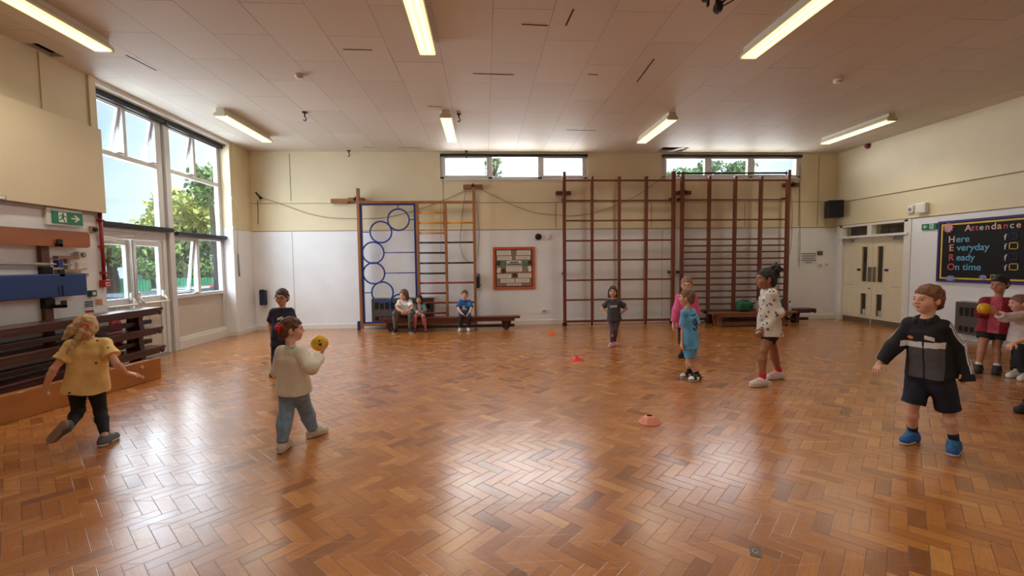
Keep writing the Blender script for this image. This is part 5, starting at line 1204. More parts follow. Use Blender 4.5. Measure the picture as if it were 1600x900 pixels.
        v.cap(mid - r * .042 * S, mid + r * .042 * S, .061 * S + t + belly, .061 * S + t + belly, k * S)
        pl_ = s.mhip + u * .02 * S; v.cap(pl_ - r * .044 * S, pl_ + r * .044 * S, .064 * S + t + belly * .5, .064 * S + t + belly * .5, k * S)
        nc = .046 if collar is None else collar
        v.cap(s.msh, s.msh + u * nc * S, .045 * S + t * .6, .040 * S + t * .5, .015 * S, cb=0.0)
        if hem is not None:
            e = s.mhip + u * hem; w = .048 * S; rr = .066 * S + t + flare
            v.cap(e - r * w, e + r * w, rr, rr, k * S)
            for q in (-1, -.33, .33, 1): v.cap(top + q * r * .044 * S - u * .03 * S, e + q * r * w, .058 * S + t, rr, .012 * S)
    def limb(s, v, names, radii, t=0.0, k=.02):
        P = [s.J[n] for n in names]
        for i in range(len(P) - 1): v.cap(P[i], P[i + 1], radii[i] * s.s + t, radii[i + 1] * s.s + t, k * s.s)
    def hand_into(s, v, side):
        S = s.s; J = s.J; d, pn, curl, spread = s.hands.get(side, (None, None, .5, .12))
        wr = J['wr_' + side]; el = J['el_' + side]; fd = unit(wr - el)
        d = unit(d) if d is not None else fd
        if pn is None: pn = s.rt * (1 if side == 'l' else -1)
        pn = unit(np.array(pn) - d * (np.array(pn) @ d)); sd = np.cross(d, pn) * (1 if side == 'r' else -1)     # sd points to the thumb side
        kn = []
        for i in range(4):
            o = (.021 - .014 * i) * S; kb = wr + d * (.060 - .004 * abs(i - 1)) * S + sd * o; v.cap(wr + d * .008 * S + sd * o * .6, kb, .0115 * S, .0090 * S, .012 * S); kn.append(kb)
        for i in range(4):
            L = (.040, .046, .042, .033)[i] * S; a = curl * (.7 + .1 * i); sp = spread * (1.5 - i); q = unit(d + sd * sp)
            d1 = q * math.cos(a) + pn * math.sin(a); d2 = q * math.cos(a * 2.0) + pn * math.sin(a * 2.0)
            m_ = kn[i] + d1 * L * .55; v.cap(kn[i], m_, .0075 * S, .0068 * S, .004 * S); v.cap(m_, m_ + d2 * L * .5, .0068 * S, .0056 * S, .003 * S)
        t0 = wr + d * .018 * S + sd * .018 * S; t1 = t0 + unit(d * .55 + sd * .75 + pn * .25) * .030 * S; t2 = t1 + unit(d * .9 + sd * .25 + pn * .45) * .026 * S
        v.cap(t0, t1, .0105 * S, .0085 * S, .008 * S); v.cap(t1, t2, .0085 * S, .0066 * S, .003 * S)
    def footframe(s, side):
        J = s.J; an = J['an_' + side]; toe = J['toe_' + side]; d = s.down.get(side, np.array([0, 0, -1.0])) if hasattr(s, 'down') else np.array([0, 0, -1.0])
        f = toe - an; f = unit(f - d * (f @ d)); return an, f, d
    def body(s, brows=BROW):
        v = Vol(); S = s.s
        s.torso_into(v); s.head_into(v)
        for q in 'lr':
            J = s.J; v.cap(J['sh_' + q], J['el_' + q], .031 * S, .0255 * S, .03 * S); m_ = J['el_' + q] * .7 + J['wr_' + q] * .3
            v.cap(J['el_' + q], m_, .0255 * S, .0262 * S, .01 * S); v.cap(m_, J['wr_' + q], .0262 * S, .0172 * S, .01 * S); s.hand_into(v, q)
            hp_, kn, an = J['hip_' + q], J['kn_' + q], J['an_' + q]; v.cap(hp_, kn, .058 * S, .038 * S, .03 * S)
            cf = kn * .68 + an * .32; bk = -unit(np.cross(unit(an - kn), s.rt)) * .008 * S
            v.cap(kn, cf + bk, .037 * S, .039 * S, .015 * S); v.cap(cf + bk, an, .039 * S, .023 * S, .015 * S)
            a, f, d = s.footframe(q); v.cap(a + d * .042 * S - f * .025 * S, a + d * .046 * S + f * .085 * S, .023 * S, .019 * S, .02 * S)
        lip = lambda C: (((C - s.hp(0, .084, -.0535)) / s.hs) @ s.hax().T / np.array([.019, .02, .0095]))
        def mf(C):
            q = ((C - s.H) / s.hs) @ s.hax().T; m_ = np.zeros(len(C), int)
            L = (q - np.array([0, .082, -.0535])) / np.array([.018, .016, .0085]); m_[(L * L).sum(1) < 1] = 1
            for e in (-1, 1):
                B_ = (q - np.array([e * .029, .078, .0195 + 0 * q[:, 0].mean()])) / np.array([.017, .02, .0042]); m_[(B_ * B_).sum(1) < 1] = 2
            return m_
        s.bodyobj = vobj('body', v.mesh(s.vox * .8), [s.skin, LIPS, brows], s.root, mf)
        for e in (-1, 1):
            c = MB(); k = s.hs; c.ball(s.hp(e * .029, .0668, -.002), .0122 * k, EYEW, 14); p_ = s.hp(e * .029, .0772, -.002); c.ball(p_, .0062 * k, IRIS, 10, (1, .4, 1), s.hax()); obj('eye', c, s.root)
    def part(s, name, v, mats, wob=.0, wf=24, h=None, fn=None, seed=0., relax=0):
        return vobj(name, v.mesh(h or s.vox, wob, wf, seed), mats if isinstance(mats, list) else [mats], s.root, fn, relax=relax)
    # ---- clothes
    def top(s, name, mats, sleeve, t=.012, hem=-.03, flare=.006, wob=.004, loose=.008, fn=None, cuff=None, collar=.050, hemdir=None, belly=.0, seed=0.):
        """sleeve: 0..1 along the upper arm, 1..2 along the forearm"""
        v = Vol(); S = s.s; J = s.J; s.torso_into(v, t, hem * S, flare, collar, belly=belly)
        n = -s.up if hemdir is None else unit(hemdir); e = s.mhip + s.up * hem * S
        v.cut(e, n)
        for q in 'lr':
            sv = sleeve[q] if isinstance(sleeve, dict) else sleeve
            sh, el, wr = J['sh_' + q], J['el_' + q], J['wr_' + q]
            if sv <= 1: v.cap(sh, sh + (el - sh) * sv, .033 * S + t * .85, .033 * S + t + loose, .022 * S, cb=.0)
            else:
                v.cap(sh, el, .033 * S + t * .85, .030 * S + t + loose * .7, .022 * S); v.cap(el, el + (wr - el) * (sv - 1), .030 * S + t + loose * .7, .021 * S + t + loose * .7, .02 * S, cb=.0)
        o = s.part(name, v, mats, wob, fn=fn, seed=seed); return o
    def pants(s, name, mats, to, t=.008, w0=.0, w1=.004, wob=.003, waist=.05, fn=None, seed=1., k=.03):
        """to: 0..1 thigh, 1..2 shin"""
        v = Vol(); S = s.s; J = s.J; pl_ = s.mhip + s.up * .02 * S; r = s.rt
        v.cap(pl_ - r * .046 * S, pl_ + r * .046 * S, .065 * S + t, .065 * S + t, .03); wl = s.mhip + s.up * (waist + .03) * S; v.cap(wl - r * .042 * S, wl + r * .042 * S, .062 * S + t, .062 * S + t, .04)
        v.cut(s.mhip + s.up * waist * S, s.up)
        for q in 'lr':
            hp_, kn, an = J['hip_' + q], J['kn_' + q], J['an_' + q]
            if to <= 1: v.cap(hp_, hp_ + (kn - hp_) * to, .060 * S + t + w0, .060 * S + (.040 - .060) * to * S + t + w1, k * S, cb=.0)
            else:
                v.cap(hp_, kn, .060 * S + t + w0, .039 * S + t + (w0 + w1) / 2, k * S); cf = kn * .68 + an * .32; e = kn + (an - kn) * (to - 1)
                v.cap(kn, cf, .039 * S + t + (w0 + w1) / 2, .040 * S + t + w1 * .7, .02); v.cap(cf, e, .040 * S + t + w1 * .7, .026 * S + t + w1, .02, cb=.0)
        return s.part(name, v, mats, wob, fn=fn, seed=seed)
    def sock(s, q, mt, hgt=.07):
        v = Vol(); an, kn = s.J['an_' + q], s.J['kn_' + q]; u = unit(kn - an); v.cap(an - u * .02, an + u * hgt * s.s, .029 * s.s, .033 * s.s, 0, cb=.0); s.part('sock', v, mt)
    def shoe(s, q, up_m, sole_m, big=1.0, collar=.0, accent=None, fn=None, mats=None):
        S = s.s * big; an, f, d = s.footframe(q); hl = an + d * .040 * s.s - f * .026 * S; te = an + d * .046 * s.s + f * .098 * S; P = an + d * .068 * s.s
        v = Vol(); v.cap(hl, te, .033 * S, .030 * S, .02); v.cap(an - d * collar * S, an + d * .03 * S, .033 * S, .036 * S, .03, ca=.0); v.cap(an + f * .02 * S + d * .015 * S, te - d * .004, .028 * S, .022 * S, .025); v.cut(P, d)
        o = s.part('shoe', v, mats or up_m, h=min(s.vox, .005), fn=fn)
        w = Vol(); w.cap(hl + d * .004, te + d * .002, .0365 * S, .0335 * S, .01); w.cut(P + d * .004, d); w.cut(P - d * .016, -d)
        o2 = vobj('sole', w.mesh(min(s.vox, .005)), [sole_m], s.root); o2.parent = o
        if accent is not None:
            c = MB(); sdv = np.cross(f, d)
            for k_ in range(3): 
                q0, q1 = an + f * .02 * S + d * .015 * S, te - d * .004; u_ = .18 + .2 * k_; cc = q0 + (q1 - q0) * u_; rr = (.028 + (.022 - .028) * u_) * S + .0045
                c.tube([cc + rr * (-d * math.cos(w_) + sdv * math.sin(w_)) for w_ in np.linspace(-.9, .9, 7)], .0042 * S, accent, 6)
            a2 = obj('laces', c, o)
    # ---- hair
    def hair(s, mt, style='short', wob=.004, extra=None, t=.0, front=.048, back=-.098, thick=.007, seed=3., face=(0.066, .050, .060)):
        v = Vol(); k = s.hs; A = s.hax(); th = thick
        v.ell(s.hp(0, -.014, .025), np.array((.069 + th, .087 + th, .079 + th)) * k, A, 0)
        if style in ('short', 'pulled'):
            a = np.array([0, -.09, back]); b_ = np.array([0, .085, front]); dv = b_ - a; n = np.array([0, dv[2], -dv[1]]); n = n / np.linalg.norm(n)
            v.cut(s.hp(*a), n[0] * s.hr + n[1] * s.hf + n[2] * s.hu)
            v.ell(s.hp(0, -.058, -.040), np.array((.056, .034, .052)) * k, A, .02 * k)
            for q in (-1, 1):
                v.cap(s.hp(q * .0655, .018, .022), s.hp(q * .066, .012, -.008), .011 * k, .006 * k, .012 * k); v.cap(s.hp(q * .062, -.038, .0), s.hp(q * .054, -.048, -.040), .018 * k, .014 * k, .015 * k)
        if style == 'bob':
            for q in (-1, 1): v.cap(s.hp(q * .062, .0, .01), s.hp(q * .070, -.004, -.10), .022 * k, .024 * k, .03 * k)
            v.ell(s.hp(0, -.055, -.055), np.array((.074, .042, .075)) * k, A, .03 * k)
            v.ell(s.hp(0, .085, -.028), np.array((.056, .058, .078)) * k, A, .012 * k, True)
        if extra: extra(v, k)
        return s.part('hair', v, mt, wob * 1.3, 85, h=s.vox * .85, seed=seed)
NPG = {'9': ('01110', '10001', '10001', '01111', '00001', '00001', '01110')}
def glyph(u, v, rows):                                    # u right, v down, both 0..1
    h_, w_ = len(rows), len(rows[0]); A = np.array([[int(ch) for ch in r] for r in rows]); ok = (u >= 0) & (u < 1) & (v >= 0) & (v < 1)
    return ok & (A[np.clip((v * h_).astype(int), 0, h_ - 1), np.clip((u * w_).astype(int), 0, w_ - 1)] == 1)
def local(s, C): q = C - s.msh; return (q @ s.rt) / s.s, (q @ s.fw) / s.s, (q @ s.up) / s.s      # lateral, forward, up from shoulder line
def ball(label, c, r, mats):
    t = thing('ball', label, 'ball', (c[0], c[1], c[2] - r), 'yellow balls'); b = MB(); b.ball(c, r, mats[0], 32); o = obj('skin', b, t)
    return t, o
YB_M = mat('yellow_foam_ball', (230, 178, 24), .45, var=.06, scale=30, bump=.05)
WHITEC = cloth('white_cotton', (226, 222, 220)); BLACKC = cloth('black_jersey', (26, 26, 30)); NAVYC = cloth('navy_jersey', (28, 32, 52)); DENIM = cloth('blue_denim', (130, 160, 192), .22, 30, .7, 18)
SOLEW = mat('white_rubber_sole', (222, 218, 212), .5); SOLEB = mat('dark_rubber_sole', (36, 34, 36), .6)
# ---- girl in yellow running away on the left
k = Kid('girl in mustard yellow t-shirt and black leggings running away beside the tipped pine bench',
        dict(head=(134, 511), sh_l=(107, 539, -.02), sh_r=(171, 539, .03), el_l=(84, 577, -.03), wr_l=(71, 603, .06), el_r=(181, 567, .02), wr_r=(197, 582.5, .10),
             hip_l=(122, 605, 0), hip_r=(148, 605, .03), kn_l=(123, 641, .04), an_l=(108, 667, -.17), toe_l=(96, 695, -.12), kn_r=(157, 643, .08), an_r=(164, 681, .0), toe_r=(181, 690, .12)),
        3.85, 1.17, (-.62, .78, -.12), 'fair', .0042, bf=(-0.5, 0.86), raised='l')
k.down = {'l': unit((-.1, -.93, .25))}
k.hands = {'l': ((-.45, .35, -.75), (.6, .5, 0), .5, .15), 'r': ((.75, .5, -.35), (-.2, .0, -1), .25, .2)}
k.body()
MUST = cloth('mustard_yellow_cotton', (240, 204, 132), .10, 9); SPOT = cloth('small_brown_print', (120, 84, 50))
def f_spots(K, n=26, r=.008, seed=1):
    rng = np.random.RandomState(seed); 
    def fn(C):
        lo, hi = C.min(0), C.max(0); P = lo + rng.rand(n, 3) * (hi - lo); d = np.linalg.norm(C[:, None] - P[None], axis=2).min(1); return (d < r).astype(int)
    return fn
k.top('t_shirt', [MUST, SPOT], .62, .016, -.035, .022, .0065, .012, f_spots(k, 160, .010), seed=.4)
k.pants('leggings', BLACKC, 1.92, .003, 0, .001, .0015)
GREYSH = mat('grey_trainer_mesh', (96, 100, 112), .7, bump=.2); BEIGE = mat('worn_beige_sole', (150, 128, 108), .7, var=.2)
k.shoe('l', GREYSH, BEIGE, 1.08); k.shoe('r', GREYSH, SOLEW, 1.08, 0, WHITEC)
BLOND = hair_mat('dark_blond_hair', (198, 164, 120))
def ex(v, q):
    for i in range(3):
        v.cap(k.hp(-.03 - .02 * i, -.06, .03 - .02 * i), k.hp(-.10 - .012 * i, -.05 - .01 * i, -.02 - .03 * i), .034 * q, .014 * q, .02 * q)
    pl_ = [(-.005, -.10, .0), (-.025, -.118, -.04), (-.05, -.115, -.085), (-.075, -.11, -.13), (-.095, -.105, -.17), (-.11, -.10, -.20)]
    for i in range(len(pl_) - 1):
        a, b_ = np.array(pl_[i]), np.array(pl_[i + 1])
        for w in (-.006, .006): v.cap(k.hp(*(a + (w, 0, 0))), k.hp(*((a + b_) / 2 - (w, 0, 0))), (.017 - .002 * i) * q, (.015 - .002 * i) * q, .006 * q); v.cap(k.hp(*((a + b_) / 2 - (w, 0, 0))), k.hp(*(b_ + (w, 0, 0))), (.015 - .002 * i) * q, (.014 - .002 * i) * q, .006 * q)
hr = k.hair(BLOND, 'pulled', .004, ex, back=-.085, front=.05)
c = MB(); p = k.hp(-.0, -.112, .0); c.tube([p + .022 * (math.cos(a) * k.hr + math.sin(a) * k.hu) for a in np.linspace(0, 6.28, 13)[:-1]], .008, mat('coral_hair_band', (226, 84, 52), .6), 8, closed=True); tag(obj('hair_band', c, hr), 'coral hair band')
# ---- girl in cream jumper with the ball
k = Kid('small girl in cream knitted jumper and jeans with red hair bow holding a yellow ball',
        dict(head=(456, 514), sh_l=(440, 551, -.04), sh_r=(471, 551, -.06), el_l=(434, 580, .02), wr_l=(446, 594, .14), el_r=(487, 574, -.10), wr_r=(500, 556, .02),
             hip_l=(448, 612, 0), hip_r=(471, 611, -.02), kn_l=(446, 651, -.03), an_l=(441, 692, -.12), toe_l=(452, 697, .0), kn_r=(478, 641, .13), an_r=(489, 670, .20), toe_r=(510, 672, .28)),
        3.6, 1.06, (.93, .37, -.04), 'fair', .0042, bf=(0.35, 0.94))
# shoulders square to the way she walks: away and to the right
k.hands = {'r': ((.35, .45, .8), (-.3, .1, .95), .35, .2), 'l': ((.5, .6, -.2), (0, 0, -1), .5, .1)}
k.body()
KNIT = mat('cream_ribbed_knit', (232, 224, 208), .9, var=.07, scale=30, bump=.5, bscale=26, stretch=(5, 5, .4))
MINT = cloth('mint_collar', (132, 176, 150))
k.top('jumper', [KNIT, MINT], {'l': 1.9, 'r': 1.92}, .018, .0, .022, .006, .012, lambda C: ((local(k, C)[2] > .046) & (np.abs(local(k, C)[0]) < .06)).astype(int), seed=.9)
k.pants('jeans', DENIM, 1.97, .010, .004, .010, .006, waist=.03)
CREAMS = mat('cream_trainer', (206, 190, 170), .6, var=.12, scale=25); k.shoe('l', CREAMS, SOLEW, 1.1, 0, GREYP); k.shoe('r', CREAMS, SOLEW, 1.1, 0, GREYP)
BRH = hair_mat('brown_hair', (96, 62, 42))
def ex(v, q): v.ell(k.hp(0, -.098, .012), np.array((.042, .038, .046)) * q, k.hax(), .012 * q); v.cap(k.hp(.0, -.085, -.02), k.hp(.012, -.09, -.085), .024 * q, .008 * q, .02 * q)
hr = k.hair(BRH, 'pulled', .004, ex, back=-.085, front=.052, thick=.006)
BOW = mat('red_satin_bow', (214, 30, 36), .4, var=.12, scale=20); c = MB(); b0 = k.hp(.045, -.075, .035)
for s_ in (-1, 1):
    w = k.hf * .9 + k.hu * .1; e = b0 + s_ * w * .030 + k.hu * .012 * s_; c.ball(e, .022, BOW, 14, (1.25, .55, .95), [unit(w), k.hr, k.hu]); e2 = b0 - k.hu * .03 + s_ * w * .022; c.ball(e2, .018, BOW, 12, (.7, .4, 1.3), [unit(w), k.hr, k.hu])
c.ball(b0 + k.hr * .006, .012, BOW, 12); tag(obj('hair_bow', c, hr), 'red hair bow')
bc = AY(499.5, 536, 3.66); r_ = .067
hand = k.J['wr_r']; t, o = ball('yellow ball with a dark logo held up by the girl in the cream jumper', bc, r_, [YB_M])
BLK = mat('black_print', (40, 34, 26), .5); c = MB(); tocam = unit(CAM - bc); rx = unit(np.cross(tocam, (0, 0, 1))) * -1; rz = np.cross(rx, tocam) * -1
rz = np.cross(tocam, rx)
def onball(u, v_, lift=1.004): d_ = unit(tocam + u * rx + v_ * rz); return bc + d_ * r_ * lift
for q in (((-.42, .1), (-.3, .45), (-.12, .3), (0, .55), (.12, .3), (.3, .45), (.36, .12), (.1, .2), (-.15, .05)), ((-.2, -.12), (.1, .0), (.3, -.2), (.1, -.36), (-.08, -.3))):
    n_ = len(q); V = [onball(*p_) for p_ in q]; cc = onball(sum(p_[0] for p_ in q) / n_, sum(p_[1] for p_ in q) / n_, 1.006); c.raw(V + [cc], [(i, (i + 1) % n_, n_) for i in range(n_)], BLK)
obj('logo_print', c, t)
# ---- boy in navy behind her
k = Kid('boy with glasses in navy shirt with white name sticker standing behind the cream jumper girl',
        dict(head=(440.5, 464), sh_r=(425.5, 487, 0), sh_l=(455.5, 487, 0), el_r=(422, 506, .02), wr_r=(425, 527, -.02), el_l=(459, 506, .02), wr_l=(456, 527, -.02), hip_r=(433, 528, 0), hip_l=(448, 528, 0),
             kn_r=(431, 555, -.02), an_r=(430, 578, 0), toe_r=(424, 584, -.12), kn_l=(450, 555, -.02), an_l=(450, 577, .05), toe_l=(452, 584, -.10)), 6.15, 1.22, (.02, -1, -.12), 'light', .006, bf=(0.3, -0.95))
k.body()
def fnav(C):
    x, y, z = local(k, C); m_ = np.zeros(len(C), int); m_[(np.abs(z + .12 + .05 * np.sin(x * 30)) < .05) & (np.sin(x * 55) > .1) & (y > 0)] = 1; m_[(x > -.015) & (x < .045) & (z > -.085 - x * .4) & (z < -.055 - x * .4) & (y > .02)] = 2; return m_
k.top('football_shirt', [cloth('dark_navy_shirt', (36, 34, 62)), cloth('claret_pattern', (78, 30, 60)), WHITEC], .75, .012, -.10, .008, .004, .012, fnav)
k.pants('trousers', NAVYC, 1.95, .008, .004, .008)
k.shoe('l', BLACKC, SOLEB); k.shoe('r', BLACKC, SOLEB)
k.hair(hair_mat('dark_brown_hair', (74, 54, 42)), 'short', .004, front=.05, back=-.095)
def glasses(K, mt, r=.021):
    c = MB()
    for e in (-1, 1):
        c.tube([K.hp(e * .030 + r * math.cos(a), .094, -.002 + r * .8 * math.sin(a)) for a in np.linspace(0, 6.28, 17)[:-1]], .0028 * K.s, mt, 6, closed=True); c.tube([K.hp(e * .051, .092, .004), K.hp(e * .074, .06, .006), K.hp(e * .077, .0, .0)], .0026, mt, 6)
    c.tube([K.hp(-.009, .096, .003), K.hp(.009, .096, .003)], .0026, mt, 6); obj('glasses', c, K.root)
glasses(k, BLACK)
# ---- three children sitting on the back bench
SY = 9.72
def seated(label, head, shr, shl, elr, ell, wrr, wrl, hr_, hl_, kr, kl, ar, al, tr, tl, h, face, skin, kd=-.34):
    return Kid(label, dict(head=(*head, -.04), sh_r=(*shr, 0), sh_l=(*shl, 0), el_r=(*elr, -.10), el_l=(*ell, -.10), wr_r=(*wrr, -.26), wr_l=(*wrl, -.26), hip_r=(*hr_, .02), hip_l=(*hl_, .02),
                           kn_r=(*kr, kd), kn_l=(*kl, kd), an_r=(*ar, kd + .0), an_l=(*al, kd + .0), toe_r=(*tr, kd - .14), toe_l=(*tl, kd - .14)), SY, h, face, skin, .007, bf=(0, -1))
k = seated('child in white t-shirt and camouflage trousers at the left end of the back bench', (631, 460.5), (622.5, 471.5), (642, 471.5), (620.5, 482), (644.5, 481.5), (630, 488), (634, 488), (627.5, 490.5), (637.5, 490.5), (617.5, 489.5), (642, 490.5), (618, 511), (641, 511), (614, 517), (645.5, 517), 1.28, (-.45, -.85, -.2), 'light')
k.body(); CAMO = mat('camouflage_cotton', (104, 98, 88), .8, var=.75, scale=26)
k.top('t_shirt', WHITEC, .75, .012, -.01, .006, .004, .012); k.pants('camouflage_trousers', CAMO, 1.95, .008, .0, .006); BW = mat('black_canvas_shoe', (34, 32, 34), .7)
k.shoe('l', BW, SOLEW); k.shoe('r', BW, SOLEW); k.hair(hair_mat('mousy_brown_hair', (104, 78, 54)), 'bob', .004)
k = seated('small smiling girl in grey cardigan and pink leggings sitting on the back bench', (655, 467.5), (648.5, 477), (662.5, 477), (647, 485), (664.5, 485), (654, 490), (658, 490), (652, 491.5), (659, 491.5), (648.5, 494.5), (661, 494), (648, 508), (665, 507), (646, 512), (666, 512), 1.02, (-.1, -1, -.08), 'light', -.27)
k.body()
GCAR = cloth('grey_green_cardigan', (98, 112, 112)); PINKT = cloth('pale_pink_vest', (214, 180, 182))
def fc(C): x, y, z = local(k, C); return ((np.abs(x) < .035 + .02 * (z < -.1)) & (y > .02)).astype(int)
k.top('cardigan', [GCAR, PINKT], 1.9, .013, .0, .006, .004, .006, fc); k.pants('pink_leggings', mat('pink_spotted_jersey', (206, 128, 142), .8, var=.3, scale=60), 1.85, .004)
k.shoe('l', mat('dull_pink_shoe', (120, 74, 84), .6), SOLEB); k.shoe('r', mat('dull_pink_shoe', (120, 74, 84), .6), SOLEB); k.hair(hair_mat('near_black_hair', (48, 34, 30)), 'bob', .004)
k = seated('boy in bright blue t-shirt sitting alone on the back bench under the ladder', (726, 460.5), (718, 472), (734.5, 472), (715.5, 482), (736.5, 482), (721.5, 490), (732.5, 490), (722, 490.5), (730.5, 490.5), (720.5, 494.5), (733, 495), (719.5, 509), (732, 508), (717, 514), (732.5, 513), 1.15, (-.05, -1, -.06), 'fair', -.30)
k.body()
def fb(C): x, y, z = local(k, C); m_ = np.zeros(len(C), int); s_ = (np.abs(x) < .05) & (z < -.07) & (z > -.16) & (y > .03); m_[s_] = 1; m_[s_ & (x < -.005) & (z > -.13)] = 2; return m_
k.top('t_shirt', [cloth('bright_blue_cotton', (36, 92, 160)), cloth('pale_picture_print', (206, 214, 196)), cloth('green_picture_print', (70, 110, 70))], .8, .012, -.02, .006, .004, .012, fb)
k.pants('trousers', cloth('dark_grey_jersey', (46, 46, 54)), 1.93, .008, 0, .006); k.shoe('l', mat('white_leather_trainer', (232, 230, 226), .4), SOLEW); k.shoe('r', mat('white_leather_trainer', (232, 230, 226), .4), SOLEW)
k.hair(hair_mat('short_brown_hair', (92, 70, 52)), 'short', .003, front=.056, back=-.095, thick=.005)
# ---- girl with hands on hips in front of the left wall bars
k = Kid('girl in dark grey t-shirt and patterned leggings standing with hands on hips',
        dict(head=(957.5, 455.5), sh_r=(948.5, 471.5, .02), sh_l=(969, 472, 0), el_r=(941, 482, .06), wr_r=(949, 491, -.03), el_l=(979.5, 481.5, .06), wr_l=(969, 491.5, -.05), hip_r=(954.5, 498, 0), hip_l=(964.5, 498, 0),
             kn_r=(957.5, 517, -.02), an_r=(956, 535.5, 0), toe_r=(950.5, 541, -.12), kn_l=(961.5, 517, -.01), an_l=(960, 534, .06), toe_l=(955, 540, -.07)), 7.42, 1.06, (-.28, -.95, -.05), 'light', .006, bf=(-0.28, -0.96))
k.hands = {'r': ((.5, -.5, -.1), (0, .9, -.3), .3, .1), 'l': ((-.6, -.55, -.1), (0, .9, -.3), .3, .1)}
k.body(); rngp = np.array(list('0'))
def fw_(C):
    x, y, z = local(k, C); u = (x + .062) / .125; v_ = (-z - .055) / .038 + 0 * x; return (glyph(u, v_ - u * .25, ('1101110111011', '1010101101010', '1110111010111')) & (y > .02)).astype(int)
k.top('t_shirt', [cloth('charcoal_cotton', (66, 66, 74)), WHITEC], .68, .012, -.04, .008, .004, .012, fw_)
PATT = mat('black_white_pink_print', (90, 74, 84), .8, var=.95, scale=48); k.pants('patterned_leggings', PATT, 1.93, .003)
PKS = mat('pink_trainer', (220, 164, 170), .5); k.shoe('l', PKS, SOLEW); k.shoe('r', PKS, SOLEW); k.hair(hair_mat('dark_brown_hair', (74, 54, 42)), 'bob', .004)
# ---- girl in pink behind the boy in the sky blue kit
k = Kid('girl with glasses in bright pink top standing behind the boy in sky blue football kit',
        dict(head=(1073, 444.5), sh_r=(1061.5, 466, 0), sh_l=(1083.5, 465, .03), el_r=(1056, 485, .02), wr_r=(1052, 506, -.06), el_l=(1088, 485, .02), wr_l=(1087, 504, -.05), hip_r=(1066, 506, 0), hip_l=(1079, 506, .02),
             kn_r=(1065, 530, -.02), an_r=(1068, 551, .03), toe_r=(1059, 556, -.10), kn_l=(1080, 530, 0), an_l=(1080, 550, .10), toe_l=(1073, 555, -.02)), 6.58, 1.24, (-.45, -.88, -.12), 'fair', .006, bf=(-0.42, -0.9))
k.body()
def fp(C): x, y, z = local(k, C); m_ = np.zeros(len(C), int); m_[((x + .01) ** 2 + (z + .13) ** 2 < .0022) & (y > .02)] = 1; m_[((x + .012) ** 2 + (z + .15) ** 2 < .0006) & (y > .02)] = 2; return m_
k.top('pink_top', [cloth('bright_pink_jersey', (226, 96, 150)), cloth('yellow_print', (222, 196, 90)), cloth('dark_print', (66, 50, 44))], 1.85, .016, -.05, .02, .006, .014, fp, seed=2.)
k.pants('leggings', BLACKC, 1.95, .004); k.shoe('l', BLACKC, SOLEB); k.shoe('r', BLACKC, SOLEB)
def ex(v, q):
    P_ = [(.0, -.085, .055), (.03, -.125, .04), (.042, -.135, -.02), (.04, -.125, -.09)]
    for i in range(3): v.cap(k.hp(*P_[i]), k.hp(*P_[i + 1]), (.026, .03, .026)[i] * q, (.03, .026, .010)[i] * q, .012 * q)
k.hair(hair_mat('light_brown_hair', (142, 108, 78)), 'pulled', .004, ex, front=.055, back=-.085); glasses(k, mat('pale_pink_spectacle_frame', (210, 150, 150), .3))
# ---- boy in the sky blue kit
k = Kid('boy in sky blue football kit with dark number seen from behind, black and white trainers',
        dict(head=(1073, 464.5), sh_l=(1066.5, 489, -.05), sh_r=(1085, 488.5, .03), el_l=(1067.5, 512, -.05), wr_l=(1065.5, 535, -.10), el_r=(1089, 511, .06), wr_r=(1081, 530, .10), hip_l=(1072, 538, -.05), hip_r=(1084, 538, .05),
             kn_l=(1078.5, 562, -.04), an_l=(1089.5, 586, -.12), toe_l=(1077, 595, -.17), kn_r=(1077, 561, .08), an_r=(1077, 581.5, .10), toe_r=(1062, 588, .05)), 5.25, 1.10, (-.80, .58, -.03), 'light', .005, bf=(-0.62, 0.78))
k.hands = {'l': (None, (1, .2, 0), .5, .08)}
k.body(); SKY = cloth('sky_blue_football_fabric', (96, 172, 222), .05); DNUM = cloth('navy_number_print', (32, 44, 86)); PALE = cloth('pale_sleeve_badge', (190, 216, 236))
def fk(C):
    x, y, z = local(k, C); m_ = np.zeros(len(C), int); u = (x + .055) / .11 ; v_ = (-z - .075) / .15; m_[glyph(u, v_, ('01110', '11011', '11011', '01111', '00011', '11011', '01110')) & (y < -.03)] = 1
    m_[(np.abs(z + .03 - x * x * 3) < .009) & (np.abs(x) < .07) & (y < -.03)] = 1
    return m_
k.top('football_shirt', [SKY, DNUM], .85, .013, -.045, .012, .005, .012, fk)
def fs(C):
    z = (C - k.J['kn_l']) @ k.up; return ((z < .035) & (np.sin((C @ k.rt) * 40) > -.4)).astype(int)
k.pants('football_shorts', [SKY, DNUM], .86, .012, .004, .012, .004, fn=fs)
PANDA = mat('black_leather_trainer', (28, 28, 30), .4); WLE = mat('white_leather_trainer', (232, 230, 226), .4)
for q in 'lr':
    k.sock(q, BLACKC, .05); an, f, d = k.footframe(q)
    def fsho(C, an=an, f=f, d=d):
        u = (C - an) @ f / k.s; z = (C - an) @ d / k.s; m_ = np.zeros(len(C), int); m_[(u > .01) & (u < .05) & (z > .01)] = 1; m_[(u > .088) & (z < .04)] = 1; return m_
    k.shoe(q, PANDA, SOLEW, 1.12, .01, None, fsho, [PANDA, WLE])
k.hair(hair_mat('cropped_brown_hair', (112, 84, 62)), 'short', .003, front=.060, back=-.095, thick=.006)
